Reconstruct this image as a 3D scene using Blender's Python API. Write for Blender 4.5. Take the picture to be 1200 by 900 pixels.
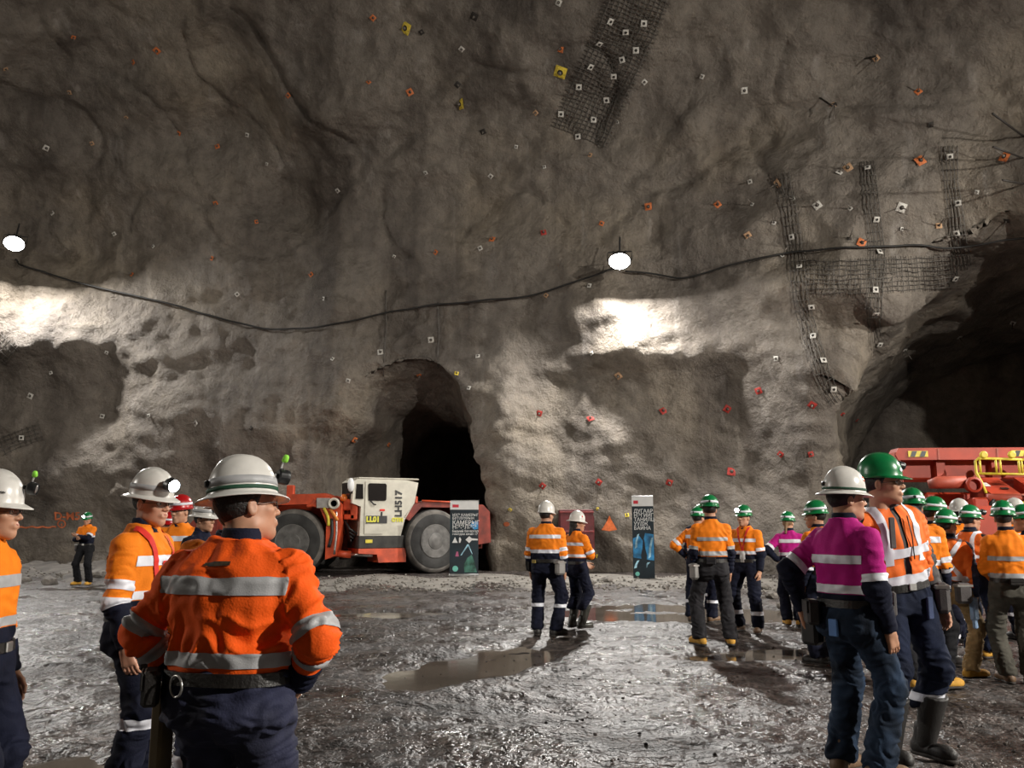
import bpy, math, random
import numpy as np
from mathutils import Vector, Matrix
from mathutils.bvhtree import BVHTree

random.seed(7)
RNG = np.random.default_rng(11)
for o in list(bpy.data.objects):
    bpy.data.objects.remove(o, do_unlink=True)
SC = bpy.context.scene
COL = SC.collection
PI = math.pi

# ------------------------------------------------------------------ camera
CAM_Z = 1.5
FPX = 1000.0                      # focal length in pixels of a 1200 x 900 frame
PITCH = math.radians(9.31)
cam_data = bpy.data.cameras.new('camera')
cam_data.sensor_width = 36.0
cam_data.lens = FPX / 1200.0 * 36.0
cam_data.clip_end = 300
cam = bpy.data.objects.new('camera', cam_data)
cam.location = (0, 0, CAM_Z)
cam.rotation_euler = (PI / 2 + PITCH, 0, 0)
COL.objects.link(cam)
SC.camera = cam

# ------------------------------------------------------------------ world and exposure
world = bpy.data.worlds.new('underground_dark')
SC.world = world
world.use_nodes = True
world.node_tree.nodes['Background'].inputs[0].default_value = (0.9, 0.95, 1.0, 1)
world.node_tree.nodes['Background'].inputs[1].default_value = 0.004
SC.view_settings.view_transform = 'Standard'
SC.view_settings.look = 'None'
SC.view_settings.gamma = 1.0
SC.view_settings.use_curve_mapping = False
SC.view_settings.exposure = -0.08

# floodlights of the chamber: (name of spot, position, power, tint); fixtures are built around them further down
LAMPS = {
    'left':   ((-17.63, 29.0, 11.25), 1700, (1.0, 0.97, 0.92), (-14, 20, -3)),
    'middle': ((3.32, 25.4, 9.46), 1750, (1.0, 0.97, 0.92), (2.0, 18, -3)),
    'right':  ((20.0, 14.5, 9.0), 2700, (1.0, 0.95, 0.86), (11, 17, -2)),
    'rear_right': ((17.0, -2.0, 9.5), 5600, (1.0, 0.95, 0.86), (7, 9, -2)),
    'rear_left': ((-24.5, 7.0, 9.5), 1700, (1.0, 0.95, 0.86), (-12, 14, -4)),
}
for key, (p, w, c, aim) in LAMPS.items():
    ld = bpy.data.lights.new('floodlight_bulb', 'AREA')
    ld.shape = 'DISK'; ld.size = 0.5
    ld.energy = w; ld.color = c
    lo = bpy.data.objects.new('floodlight_bulb', ld)
    lo.location = p
    lo.rotation_euler = (Vector(aim) - Vector(p)).to_track_quat('-Z', 'Y').to_euler()
    COL.objects.link(lo)
    LAMPS[key] = (p, w, c, aim, lo)
SC.cycles.max_bounces = 5
SC.cycles.diffuse_bounces = 3

# ------------------------------------------------------------------ pixel helpers (image taken as 1200 x 900)
CP, SP = math.cos(PITCH), math.sin(PITCH)
def ray(px, py):
    dx, dv = (px - 600) / FPX, (450 - py) / FPX
    return Vector((dx, CP - dv * SP, SP + dv * CP))
def ground(px, py, z=0.0):
    d = ray(px, py); t = (z - CAM_Z) / d.z
    return (d.x * t, d.y * t)
def at_depth(px, py, y):
    d = ray(px, py); t = y / d.y
    return Vector((d.x * t, y, CAM_Z + d.z * t))
def project(P):
    X, Y, Z = P[..., 0], P[..., 1], P[..., 2] - CAM_Z
    zc = Y * CP + Z * SP; yc = -Y * SP + Z * CP
    return 600 + FPX * X / zc, 450 - FPX * yc / zc

# ------------------------------------------------------------------ noise
_perm = np.arange(256); np.random.default_rng(5).shuffle(_perm); _perm = np.concatenate([_perm, _perm, _perm])
_grad = np.random.default_rng(6).normal(size=(256, 3)); _grad /= np.linalg.norm(_grad, axis=1)[:, None]
def perlin(P):
    P = np.asarray(P, dtype=np.float64)
    i = np.floor(P).astype(int); f = P - i; i &= 255
    u = f * f * f * (f * (f * 6 - 15) + 10)
    out = 0
    for dx in (0, 1):
        wx = u[..., 0] if dx else 1 - u[..., 0]
        for dy in (0, 1):
            wy = u[..., 1] if dy else 1 - u[..., 1]
            for dz in (0, 1):
                wz = u[..., 2] if dz else 1 - u[..., 2]
                h = _perm[_perm[_perm[i[..., 0] + dx] + i[..., 1] + dy] + i[..., 2] + dz]
                g = _grad[h]
                out = out + wx * wy * wz * (g[..., 0] * (f[..., 0] - dx) + g[..., 1] * (f[..., 1] - dy) + g[..., 2] * (f[..., 2] - dz))
    return out * 1.5
def fbm(P, octaves=3, lac=2.1, gain=0.5):
    a, s, out = 1.0, 1.0, 0
    for k in range(octaves):
        out = out + a * perlin(P * s + 17.3 * k); a *= gain; s *= lac
    return out
def sstep(a, b, x):
    t = np.clip((x - a) / (b - a), 0, 1); return t * t * (3 - 2 * t)

# ------------------------------------------------------------------ materials
MATS = {}
def mat(name, color, rough=0.7, metal=0.0, var=0.15, vscale=6.0, bump=0.0, bscale=60.0, emit=None, spec=0.5, color2=None, rough_var=0.0):
    if name in MATS: return MATS[name]
    m = bpy.data.materials.new(name); m.use_nodes = True
    nt = m.node_tree; b = nt.nodes['Principled BSDF']
    b.inputs['Roughness'].default_value = rough
    b.inputs['Metallic'].default_value = metal
    b.inputs['Specular IOR Level'].default_value = spec
    tc = nt.nodes.new('ShaderNodeTexCoord')
    n = nt.nodes.new('ShaderNodeTexNoise'); n.inputs['Scale'].default_value = vscale; n.inputs['Detail'].default_value = 5
    nt.links.new(tc.outputs['Object'], n.inputs['Vector'])
    r = nt.nodes.new('ShaderNodeValToRGB')
    c = np.array(color)
    c2 = np.array(color2) if color2 is not None else c * (1 + var)
    c1 = c * (1 - var)
    r.color_ramp.elements[0].position = 0.35; r.color_ramp.elements[0].color = (*c1, 1)
    r.color_ramp.elements[1].position = 0.65; r.color_ramp.elements[1].color = (*np.minimum(c2, 1), 1)
    nt.links.new(n.outputs['Fac'], r.inputs['Fac'])
    nt.links.new(r.outputs['Color'], b.inputs['Base Color'])
    if rough_var:
        mr = nt.nodes.new('ShaderNodeMapRange')
        mr.inputs['From Min'].default_value = 0.35; mr.inputs['From Max'].default_value = 0.65
        mr.inputs['To Min'].default_value = rough - rough_var; mr.inputs['To Max'].default_value = rough + rough_var
        nt.links.new(n.outputs['Fac'], mr.inputs['Value']); nt.links.new(mr.outputs[0], b.inputs['Roughness'])
    if bump:
        n2 = nt.nodes.new('ShaderNodeTexNoise'); n2.inputs['Scale'].default_value = bscale; n2.inputs['Detail'].default_value = 4
        nt.links.new(tc.outputs['Object'], n2.inputs['Vector'])
        bp = nt.nodes.new('ShaderNodeBump'); bp.inputs['Strength'].default_value = bump; bp.inputs['Distance'].default_value = 0.01
        nt.links.new(n2.outputs['Fac'], bp.inputs['Height']); nt.links.new(bp.outputs[0], b.inputs['Normal'])
    if emit:
        b.inputs['Emission Color'].default_value = (*emit[0], 1); b.inputs['Emission Strength'].default_value = emit[1]
    MATS[name] = m
    return m

def rock_material():
    m = bpy.data.materials.new('shotcrete_rock'); m.use_nodes = True
    nt = m.node_tree; N = nt.nodes; L = nt.links; b = N['Principled BSDF']
    tc = N.new('ShaderNodeTexCoord')
    def noise(scale, detail=6, rough=0.55, vec=None):
        n = N.new('ShaderNodeTexNoise'); n.inputs['Scale'].default_value = scale; n.inputs['Detail'].default_value = detail
        n.inputs['Roughness'].default_value = rough
        L.new(vec or tc.outputs['Object'], n.inputs['Vector']); return n
    def ramp(src, stops):
        r = N.new('ShaderNodeValToRGB')
        while len(r.color_ramp.elements) < len(stops): r.color_ramp.elements.new(0.5)
        for e, (p, c) in zip(r.color_ramp.elements, stops): e.position = p; e.color = (*c, 1)
        L.new(src, r.inputs['Fac']); return r
    def mix(kind, fac, a, b_):
        x = N.new('ShaderNodeMixRGB'); x.blend_type = kind
        if isinstance(fac, float): x.inputs[0].default_value = fac
        else: L.new(fac, x.inputs[0])
        L.new(a, x.inputs[1]); L.new(b_, x.inputs[2]); return x
    big = noise(0.22, 4)
    base = ramp(big.outputs['Fac'], [(0.3, (0.145, 0.125, 0.108)), (0.5, (0.205, 0.178, 0.150)), (0.72, (0.27, 0.228, 0.175))])
    fine = noise(2.6, 9, 0.68)
    fr = ramp(fine.outputs['Fac'], [(0.3, (0.62, 0.60, 0.58)), (0.52, (1, 1, 1)), (0.75, (1.3, 1.28, 1.24))])
    c1 = mix('MULTIPLY', 0.85, base.outputs[0], fr.outputs[0])
    # pale lime streaks running down the face
    mp = N.new('ShaderNodeMapping'); mp.inputs['Scale'].default_value = (1.1, 1.1, 0.09)
    L.new(tc.outputs['Object'], mp.inputs['Vector'])
    st = noise(1.3, 5, 0.6, mp.outputs[0])
    sr = ramp(st.outputs['Fac'], [(0.60, (0, 0, 0)), (0.74, (0.5, 0.5, 0.5))])
    pale = N.new('ShaderNodeRGB'); pale.outputs[0].default_value = (0.40, 0.37, 0.34, 1)
    c2 = mix('MIX', sr.outputs[0], c1.outputs[0], pale.outputs[0])
    # damp patches
    dm = noise(0.5, 5, 0.6, mp.outputs[0])
    dr = ramp(dm.outputs['Fac'], [(0.36, (0.48, 0.46, 0.46)), (0.52, (1, 1, 1))])
    c3 = mix('MULTIPLY', 0.9, c2.outputs[0], dr.outputs[0])
    L.new(c3.outputs[0], b.inputs['Base Color'])
    b.inputs['Roughness'].default_value = 0.62
    b.inputs['Specular IOR Level'].default_value = 0.35
    h1 = noise(1.6, 10, 0.66); h2 = noise(14, 5, 0.6)
    b1 = N.new('ShaderNodeBump'); b1.inputs['Strength'].default_value = 1.0; b1.inputs['Distance'].default_value = 0.30
    b2 = N.new('ShaderNodeBump'); b2.inputs['Strength'].default_value = 0.55; b2.inputs['Distance'].default_value = 0.03
    L.new(h1.outputs['Fac'], b1.inputs['Height']); L.new(h2.outputs['Fac'], b2.inputs['Height'])
    L.new(b1.outputs[0], b2.inputs['Normal']); L.new(b2.outputs[0], b.inputs['Normal'])
    return m

def mud_material():
    m = bpy.data.materials.new('wet_mud'); m.use_nodes = True
    nt = m.node_tree; N = nt.nodes; L = nt.links; b = N['Principled BSDF']
    tc = N.new('ShaderNodeTexCoord')
    def noise(scale, detail=6, rough=0.55):
        n = N.new('ShaderNodeTexNoise'); n.inputs['Scale'].default_value = scale; n.inputs['Detail'].default_value = detail
        n.inputs['Roughness'].default_value = rough
        L.new(tc.outputs['Object'], n.inputs['Vector']); return n
    def ramp(src, p0, c0, p1, c1):
        r = N.new('ShaderNodeValToRGB')
        r.color_ramp.elements[0].position = p0; r.color_ramp.elements[0].color = (*c0, 1)
        r.color_ramp.elements[1].position = p1; r.color_ramp.elements[1].color = (*c1, 1)
        L.new(src.outputs['Fac'], r.inputs['Fac']); return r
    def mul(a, c):
        x = N.new('ShaderNodeMixRGB'); x.blend_type = 'MULTIPLY'; x.inputs[0].default_value = 1
        L.new(a.outputs[0], x.inputs[1]); L.new(c.outputs[0], x.inputs[2]); return x
    c1 = ramp(noise(0.55, 7, 0.62), 0.36, (0.034, 0.028, 0.027), 0.66, (0.098, 0.084, 0.078))
    c2 = ramp(noise(5.5, 6, 0.7), 0.40, (0.35, 0.34, 0.33), 0.60, (1.35, 1.35, 1.35))
    c3 = ramp(noise(24, 5, 0.75), 0.42, (0.30, 0.30, 0.30), 0.58, (1.7, 1.66, 1.64))
    L.new(mul(mul(c1, c2), c3).outputs[0], b.inputs['Base Color'])
    mr = N.new('ShaderNodeMapRange'); mr.inputs['From Min'].default_value = 0.38; mr.inputs['From Max'].default_value = 0.60
    mr.inputs['To Min'].default_value = 0.16; mr.inputs['To Max'].default_value = 0.55
    L.new(noise(0.9, 6, 0.65).outputs['Fac'], mr.inputs['Value']); L.new(mr.outputs[0], b.inputs['Roughness'])
    prev = None
    for (sc, det, rg, dist) in ((3.0, 3, 0.6, 0.10), (12.5, 3, 0.65, 0.036), (27, 2, 0.5, 0.011)):
        h = noise(sc, det, rg); bp = N.new('ShaderNodeBump'); bp.inputs['Strength'].default_value = 1.0; bp.inputs['Distance'].default_value = dist
        L.new(h.outputs['Fac'], bp.inputs['Height'])
        if prev is not None: L.new(prev.outputs[0], bp.inputs['Normal'])
        prev = bp
    L.new(prev.outputs[0], b.inputs['Normal'])
    return m

def glass_material():
    m = bpy.data.materials.new('clear_lens'); m.use_nodes = True
    nt = m.node_tree; N = nt.nodes; out = N['Material Output']; N.remove(N['Principled BSDF'])
    t = N.new('ShaderNodeBsdfTransparent'); t.inputs[0].default_value = (0.93, 0.95, 0.96, 1)
    g = N.new('ShaderNodeBsdfGlossy'); g.inputs['Roughness'].default_value = 0.08
    mx = N.new('ShaderNodeMixShader'); mx.inputs[0].default_value = 0.13
    nt.links.new(t.outputs[0], mx.inputs[1]); nt.links.new(g.outputs[0], mx.inputs[2]); nt.links.new(mx.outputs[0], out.inputs[0])
    return m

# ------------------------------------------------------------------ mesh helpers
def tag(o, label=None, cat=None, group=None, kind=None):
    if label: o['label'] = label
    if cat: o['category'] = cat
    if group: o['group'] = group
    if kind: o['kind'] = kind
    return o
def mesh_from(name, V, F, mats, smooth=True, mi=None):
    me = bpy.data.meshes.new(name)
    V = np.asarray(V, dtype=np.float32)
    if isinstance(F, np.ndarray):
        n, k = F.shape
        me.vertices.add(len(V)); me.vertices.foreach_set('co', V.ravel())
        me.loops.add(n * k); me.loops.foreach_set('vertex_index', F.astype(np.int32).ravel())
        me.polygons.add(n); me.polygons.foreach_set('loop_start', np.arange(0, n * k, k, dtype=np.int32))
        me.polygons.foreach_set('loop_total', np.full(n, k, dtype=np.int32))
        me.update(calc_edges=True); me.validate()
    else:
        me.from_pydata([tuple(map(float, v)) for v in V], [], [tuple(int(i) for i in f) for f in F])
    for m in (mats if isinstance(mats, (list, tuple)) else [mats]): me.materials.append(m)
    np_ = len(me.polygons)
    if smooth: me.polygons.foreach_set('use_smooth', np.ones(np_, dtype=bool))
    if mi is not None and len(mi) == np_: me.polygons.foreach_set('material_index', np.asarray(mi, dtype=np.int32))
    me.update()
    return me
def link(name, me, parent=None, loc=None, rot=None):
    o = bpy.data.objects.new(name, me); COL.objects.link(o)
    if parent is not None: o.parent = parent
    if loc is not None: o.location = loc
    if rot is not None: o.rotation_euler = rot
    return o
def empty(name, loc=(0, 0, 0), rz=0.0, parent=None):
    o = bpy.data.objects.new(name, None); COL.objects.link(o)
    o.location = loc; o.rotation_euler = (0, 0, rz); o.empty_display_size = 0.2
    if parent is not None: o.parent = parent
    return o
def copy_tree(o, parent=None):
    c = o.copy(); COL.objects.link(c)
    if parent is not None: c.parent = parent
    for ch in list(o.children): copy_tree(ch, c)
    return c

class MB:
    """collects shapes into one mesh"""
    def __init__(s): s.V = []; s.F = []; s.M = []
    def add(s, V, F, mi=0):
        o = len(s.V); s.V += [tuple(map(float, v)) for v in V]
        s.F += [tuple(int(i) + o for i in f) for f in F]; s.M += [mi] * len(F); return s
    def box(s, c, size, R=None, bev=0.0, mi=0):
        hx, hy, hz = (q / 2 for q in size); b = min(bev, hx * .95, hy * .95, hz * .95)
        c = Vector(c); R = R or Matrix.Identity(3)
        if b <= 0:
            P = [(x, y, z) for x in (-hx, hx) for y in (-hy, hy) for z in (-hz, hz)]
            F = [(0, 1, 3, 2), (4, 6, 7, 5), (0, 4, 5, 1), (2, 3, 7, 6), (0, 2, 6, 4), (1, 5, 7, 3)]
        else:
            P = []; idx = {}
            for sx in (-1, 1):
                for sy in (-1, 1):
                    for sz in (-1, 1):
                        for ax in range(3):
                            v = [sx * (hx - b), sy * (hy - b), sz * (hz - b)]
                            v[ax] = (sx * hx, sy * hy, sz * hz)[ax]
                            idx[(sx, sy, sz, ax)] = len(P); P.append(tuple(v))
            F = []
            for ax in range(3):
                u, w = [(1, 2), (2, 0), (0, 1)][ax]
                for sg in (-1, 1):
                    q = []
                    for (a, d) in ((-1, -1), (1, -1), (1, 1), (-1, 1)):
                        k = [0, 0, 0]; k[ax] = sg; k[u] = a; k[w] = d; q.append(idx[(*k, ax)])
                    F.append(q if sg > 0 else q[::-1])
            for ax in range(3):       # edges along ax
                u, w = [(1, 2), (2, 0), (0, 1)][ax]
                for a in (-1, 1):
                    for d in (-1, 1):
                        k0 = [0, 0, 0]; k0[ax] = -1; k0[u] = a; k0[w] = d
                        k1 = list(k0); k1[ax] = 1
                        q = [idx[(*k0, u)], idx[(*k0, w)], idx[(*k1, w)], idx[(*k1, u)]]
                        F.append(q if a * d < 0 else q[::-1])
            for sx in (-1, 1):
                for sy in (-1, 1):
                    for sz in (-1, 1):
                        q = [idx[(sx, sy, sz, 0)], idx[(sx, sy, sz, 1)], idx[(sx, sy, sz, 2)]]
                        F.append(q if sx * sy * sz > 0 else q[::-1])
        return s.add([c + R @ Vector(p) for p in P], F, mi)
    def tube(s, pts, r, n=8, mi=0, cap=True, closed=False):
        pts = [Vector(p) for p in pts]; rr = r if isinstance(r, (list, tuple)) else [r] * len(pts)
        V = []; F = []; up = None; m = len(pts)
        for i, p in enumerate(pts):
            if closed: d = pts[(i + 1) % m] - pts[i - 1]
            else: d = pts[min(i + 1, m - 1)] - pts[max(i - 1, 0)]
            if d.length < 1e-9: d = Vector((0, 0, 1))
            d.normalize()
            if up is None: up = d.orthogonal().normalized()
            up = (up - d * up.dot(d))
            up = up.normalized() if up.length > 1e-6 else d.orthogonal().normalized()
            sd = d.cross(up)
            for k in range(n):
                a = 2 * PI * k / n; V.append(p + (up * math.cos(a) + sd * math.sin(a)) * rr[i])
        for i in range(m if closed else m - 1):
            j = (i + 1) % m
            for k in range(n): F.append((i * n + k, i * n + (k + 1) % n, j * n + (k + 1) % n, j * n + k))
        if cap and not closed:
            F.append(tuple(range(n))[::-1]); F.append(tuple((m - 1) * n + k for k in range(n)))
        return s.add(V, F, mi)
    def lathe(s, prof, n=32, c=(0, 0, 0), R=None, sx=1.0, sy=1.0, mi=0, close=False):
        c = Vector(c); R = R or Matrix.Identity(3); V = []; F = []
        for (r, z) in prof:
            for k in range(n):
                a = 2 * PI * k / n; V.append(c + R @ Vector((r * sx * math.cos(a), r * sy * math.sin(a), z)))
        m = len(prof)
        for i in range(m if close else m - 1):
            j = (i + 1) % m
            for k in range(n): F.append((i * n + k, i * n + (k + 1) % n, j * n + (k + 1) % n, j * n + k))
        if not close:
            if prof[0][0] > 1e-4: F.append(tuple(range(n))[::-1])
            if prof[-1][0] > 1e-4: F.append(tuple((m - 1) * n + k for k in range(n)))
        return s.add(V, F, mi)
    def prism(s, poly, ax, lo, hi, R=None, c=(0, 0, 0), mi=0):
        """polygon (two coordinates) extruded along axis ax ('x','y','z')"""
        c = Vector(c); R = R or Matrix.Identity(3); n = len(poly)
        def p3(a, b, t): return {'x': (t, a, b), 'y': (a, t, b), 'z': (a, b, t)}[ax]
        V = [c + R @ Vector(p3(a, b, lo)) for a, b in poly] + [c + R @ Vector(p3(a, b, hi)) for a, b in poly]
        F = [tuple(range(n))[::-1], tuple(range(n, 2 * n))] + [(i, (i + 1) % n, n + (i + 1) % n, n + i) for i in range(n)]
        return s.add(V, F, mi)
    def build(s, name, mats, parent=None, loc=None, rot=None, smooth=False):
        me = mesh_from(name, s.V, s.F, mats, smooth, s.M)
        if not smooth: fix_normals(me)
        return link(name, me, parent, loc, rot)
import bmesh
def fix_normals(me):
    bm = bmesh.new(); bm.from_mesh(me); bmesh.ops.recalc_face_normals(bm, faces=bm.faces); bm.to_mesh(me); bm.free()

def text_mesh(name, body, size, m, parent=None, loc=(0, 0, 0), rot=(0, 0, 0), align='CENTER', extrude=0.001, weight=0.0):
    cu = bpy.data.curves.new(name, 'FONT'); cu.body = body; cu.size = size; cu.align_x = align; cu.align_y = 'CENTER'
    cu.extrude = extrude; cu.offset = weight; cu.resolution_u = 3
    t = bpy.data.objects.new('tmp_text', cu); COL.objects.link(t)
    dg = bpy.context.evaluated_depsgraph_get(); dg.update()
    me = bpy.data.meshes.new_from_object(t.evaluated_get(dg)); me.name = name
    bpy.data.objects.remove(t, do_unlink=True); bpy.data.curves.remove(cu)
    me.materials.clear(); me.materials.append(m)
    return link(name, me, parent, loc, rot)

# ================================================================== the chamber
ROCK = rock_material()
MUD = mud_material()
GLASS = glass_material()

def catmull(pts, n=40):
    P = np.array(pts, float); m = len(P); out = []
    for i in range(m):
        p0, p1, p2, p3 = P[i - 1], P[i], P[(i + 1) % m], P[(i + 2) % m]
        t = np.linspace(0, 1, n, endpoint=False)[:, None]
        out.append(0.5 * ((2 * p1) + (-p0 + p2) * t + (2 * p0 - 5 * p1 + 4 * p2 - p3) * t**2 + (-p0 + 3 * p1 - 3 * p2 + p3) * t**3))
    return np.concatenate(out)
# clockwise plan of the chamber seen from above, starting at the far left
PLAN = catmull([(-29, 14), (-25, 27), (-18.6, 31), (-12, 30.8), (-5, 29.6), (1, 28.6), (6, 27.2), (11, 25.2), (15.5, 22.6), (20, 18.5), (22.5, 10), (21, -4), (13, -13), (0, -16), (-15, -14), (-26, -3)])
seg = np.linalg.norm(np.roll(PLAN, -1, 0) - PLAN, axis=1)
SARC = np.concatenate([[0], np.cumsum(seg)])
PLANC = np.vstack([PLAN, PLAN[:1]])
def plan_at(s):
    s = np.mod(s, SARC[-1])
    return np.stack([np.interp(s, SARC, PLANC[:, 0]), np.interp(s, SARC, PLANC[:, 1])], -1)
def s_of(x, y):
    return SARC[np.argmin(((PLAN - np.array([x, y]))**2).sum(1))]
CENTRE = np.array([-2.0, 7.0])
WALL_H, ARCH_H = 12.5, 10.0
def profile(t):
    """t metres up the wall -> (share of the way to the centre, height)"""
    T1 = WALL_H; La = 22.0
    a = np.clip((t - T1) / La, 0, 1) * PI / 2
    g = np.where(t < T1, 0.0016 * t, 0.0016 * T1 + (1 - 0.0016 * T1) * (1 - np.cos(a)))
    h = np.where(t < T1, t, T1 + ARCH_H * np.sin(a))
    return g, h

S1 = s_of(-3.75, 29.4)         # tunnel behind the loader
S2 = s_of(14.6, 23.2)           # big tunnel on the right
def portal(s, h, sc, hw, ht, L, e, hw_=3):
    """inside the opening the sheet runs back along the tunnel; returns new s, h, depth, and weight"""
    u = (s - sc) / hw; v = h / ht
    r = (np.abs(u)**e + np.abs(v)**e)**(1 / e)
    ins = r < 1
    q = np.clip(1 - r, 0, 1)
    depth = L * np.clip(q / 0.72, 0, 1)
    cap = np.clip((q - 0.72) / 0.28, 0, 1)
    R = (1 - (0.15 if hw_ < 5 else 0.06) * np.clip(depth / 2.5, 0, 1)) * (1 - cap)
    rr = np.maximum(r, 1e-6)
    return ins, np.where(ins, sc + u / rr * R * hw, s), np.where(ins, v / rr * R * ht, h), np.where(ins, depth + 0.6 * cap, 0)

def cavern_points(s, t, features=True):
    g, h = profile(t)
    lean = np.zeros_like(s); push = np.zeros_like(s)
    depth = np.zeros_like(s); skew = np.zeros_like(s)
    s0, h0 = s.copy(), h.copy()
    for (sc, hw, ht, L, e, sk) in ((S1, 3.2, 6.8, 12.0, 2.9, 0.06), (S2, 6.4, 9.9, 16.0, 2.4, 0.0)):
        wob = 0.045 * perlin(np.stack([s * 0.6, h * 0.6, s * 0 + sc], -1))
        ins, s_, h_, d_ = portal(s, h, sc, hw * (1 + wob), ht * (1 + wob), L, e, hw)
        low = ins & (t < WALL_H)
        s0 = np.where(low, s_, s0); h0 = np.where(low, h_, h0)
        depth = np.where(low, d_, depth); skew = np.where(low, sk, skew)
    B = plan_at(s0)
    e = 0.6
    tan = plan_at(s0 + e) - plan_at(s0 - e); tan /= np.linalg.norm(tan, axis=-1)[..., None]
    # plan is clockwise from above on the far side: inward normal is to the right of the tangent
    nin = np.stack([tan[..., 1], -tan[..., 0]], -1)
    XY = B + (CENTRE - B) * g[..., None]
    XY = XY - nin * depth[..., None] + tan * (depth * skew)[..., None]
    P = np.concatenate([XY, h0[..., None]], -1)
    return P, nin

def wall_feature(s, h):
    """ledges, hollows and ribs of the blasted face (metres towards the room)"""
    d = np.zeros_like(s)
    for (px, py, amp, ws, wh) in FEATURES:
        sc, hc = near(px, py)
        ds = (s - sc) / ws; dh = (h - hc)
        dh = np.where(dh > 0, dh / (wh * 1.5), dh / (wh * 0.55))
        d += amp * np.exp(-ds * ds - dh * dh)
    return d
_ss, _tt = np.meshgrid(np.arange(s_of(-24, 28) , s_of(19.5, 19), 0.25), np.arange(0, 26, 0.25), indexing='ij')
_gg, _hh = profile(_tt); _B = plan_at(_ss); _xy = _B + (CENTRE - _B) * _gg[..., None]
_U, _V = project(np.concatenate([_xy, _hh[..., None]], -1))
def near(px, py):
    k = np.argmin((_U - px)**2 + (_V - py)**2); return _ss.ravel()[k], _tt.ravel()[k]
FEATURES = [
    (735, 405, 0.6, 1.7, 1.6), (700, 372, 0.3, 1.4, 0.9), (790, 418, 0.5, 2.6, 0.6),     # ledge under the middle lamp
    (45, 415, 0.8, 2.2, 1.6), (110, 398, 0.6, 1.6, 1.2), (10, 400, 0.4, 2.0, 1.0),          # ledge under the left lamp
    (260, 420, -0.9, 2.2, 2.2), (335, 350, -1.0, 1.6, 3.0), (340, 240, -0.8, 1.6, 2.2),
    (240, 150, -0.9, 3.0, 1.8), (400, 130, 0.8, 2.0, 1.5), (160, 60, -0.6, 3, 1.4),
    (395, 480, 0.6, 0.8, 1.6), (590, 470, 0.55, 0.7, 2.0), (600, 580, 0.3, 0.8, 1.6),
    (1010, 352, 0.9, 2.6, 0.8), (930, 340, 0.45, 1.4, 0.8), (1145, 330, -1.0, 1.8, 1.6), (1000, 440, 0.3, 1.2, 1.0),
    (930, 455, 0.35, 1.2, 1.4), (980, 250, 0.3, 2.2, 1.6), (660, 520, -0.25, 0.8, 1.5), (820, 540, -0.4, 1.2, 1.8),
    (60, 560, 0.5, 1.2, 1.2), (140, 480, -0.35, 0.8, 1.4), (700, 600, 0.3, 0.7, 1.2), (880, 560, -0.3, 1.0, 1.4), (960, 545, 0.35, 0.8, 1.6),
    (700, 150, -0.5, 3.0, 1.6), (880, 160, -0.5, 1.6, 1.2), (820, 150, 0.35, 1.2, 1.0), (1080, 130, 0.4, 1.8, 1.2), (500, 200, 0.3, 2.6, 1.2), (560, 100, 0.4, 3, 1.4),
]
def cavern_grid(s, t, fine=True):
    P, nin = cavern_points(s, t)
    du = np.gradient(P, axis=0); dv = np.gradient(P, axis=1)
    N = np.cross(dv, du); ln = np.linalg.norm(N, axis=-1)[..., None]; N = N / np.maximum(ln, 1e-9)
    # make the normals face the room
    C3 = np.array([CENTRE[0], CENTRE[1], 6.0])
    flip = np.sign(np.mean((N * (C3 - P)).sum(-1))); N *= flip
    d = 0.75 * perlin(P / 7.5) + 0.5 * perlin(P / 3.4 + 5.1)
    r1 = 1 - np.abs(perlin(P / 2.6 + 9.7)) * 2.0
    d += 0.20 * r1
    if fine:
        d += 0.15 * perlin(P / 1.15 + 2.2) + 0.09 * (1 - 2 * np.abs(perlin(P * np.array([1, 1, 1.5]) / 1.0 + 31))) + 0.085 * perlin(P / 0.5 + 3.3) + 0.035 * perlin(P / 0.22 + 8.8)
        d -= 0.16 * np.exp(-(perlin(P / 3.3 + 40) / 0.045)**2) * sstep(9, 12, P[..., 2])
        f = wall_feature(s, profile(t)[1] * 0 + t)
        d += f
    amp = sstep(-0.3, 1.2, P[..., 2]) * 0.75 + 0.25
    return P + N * (d * amp)[..., None]
def grid_mesh(name, P, flip=False):
    nu, nv = P.shape[:2]
    i = np.arange(nu * nv).reshape(nu, nv)
    F = np.stack([i[:-1, :-1], i[1:, :-1], i[1:, 1:], i[:-1, 1:]], -1).reshape(-1, 4)
    if flip: F = F[:, ::-1]
    return mesh_from(name, P.reshape(-1, 3), F, ROCK)

sA, sB = s_of(-27, 22), s_of(21.6, 14.5)
s_line = np.arange(sA, sB + 0.12, 0.125)
t_line = np.concatenate([np.arange(-0.6, 10.0, 0.12), np.arange(10.0, 26.0, 0.16)])
Sg, Tg = np.meshgrid(s_line, t_line, indexing='ij')
WP = cavern_grid(Sg, Tg)
wall_mesh = grid_mesh('wall_back', WP, flip=True)
wall_back = tag(link('wall_back', wall_mesh), 'tall grey-brown shotcrete face of the chamber with two tunnel openings', 'wall', kind='structure')
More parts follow.
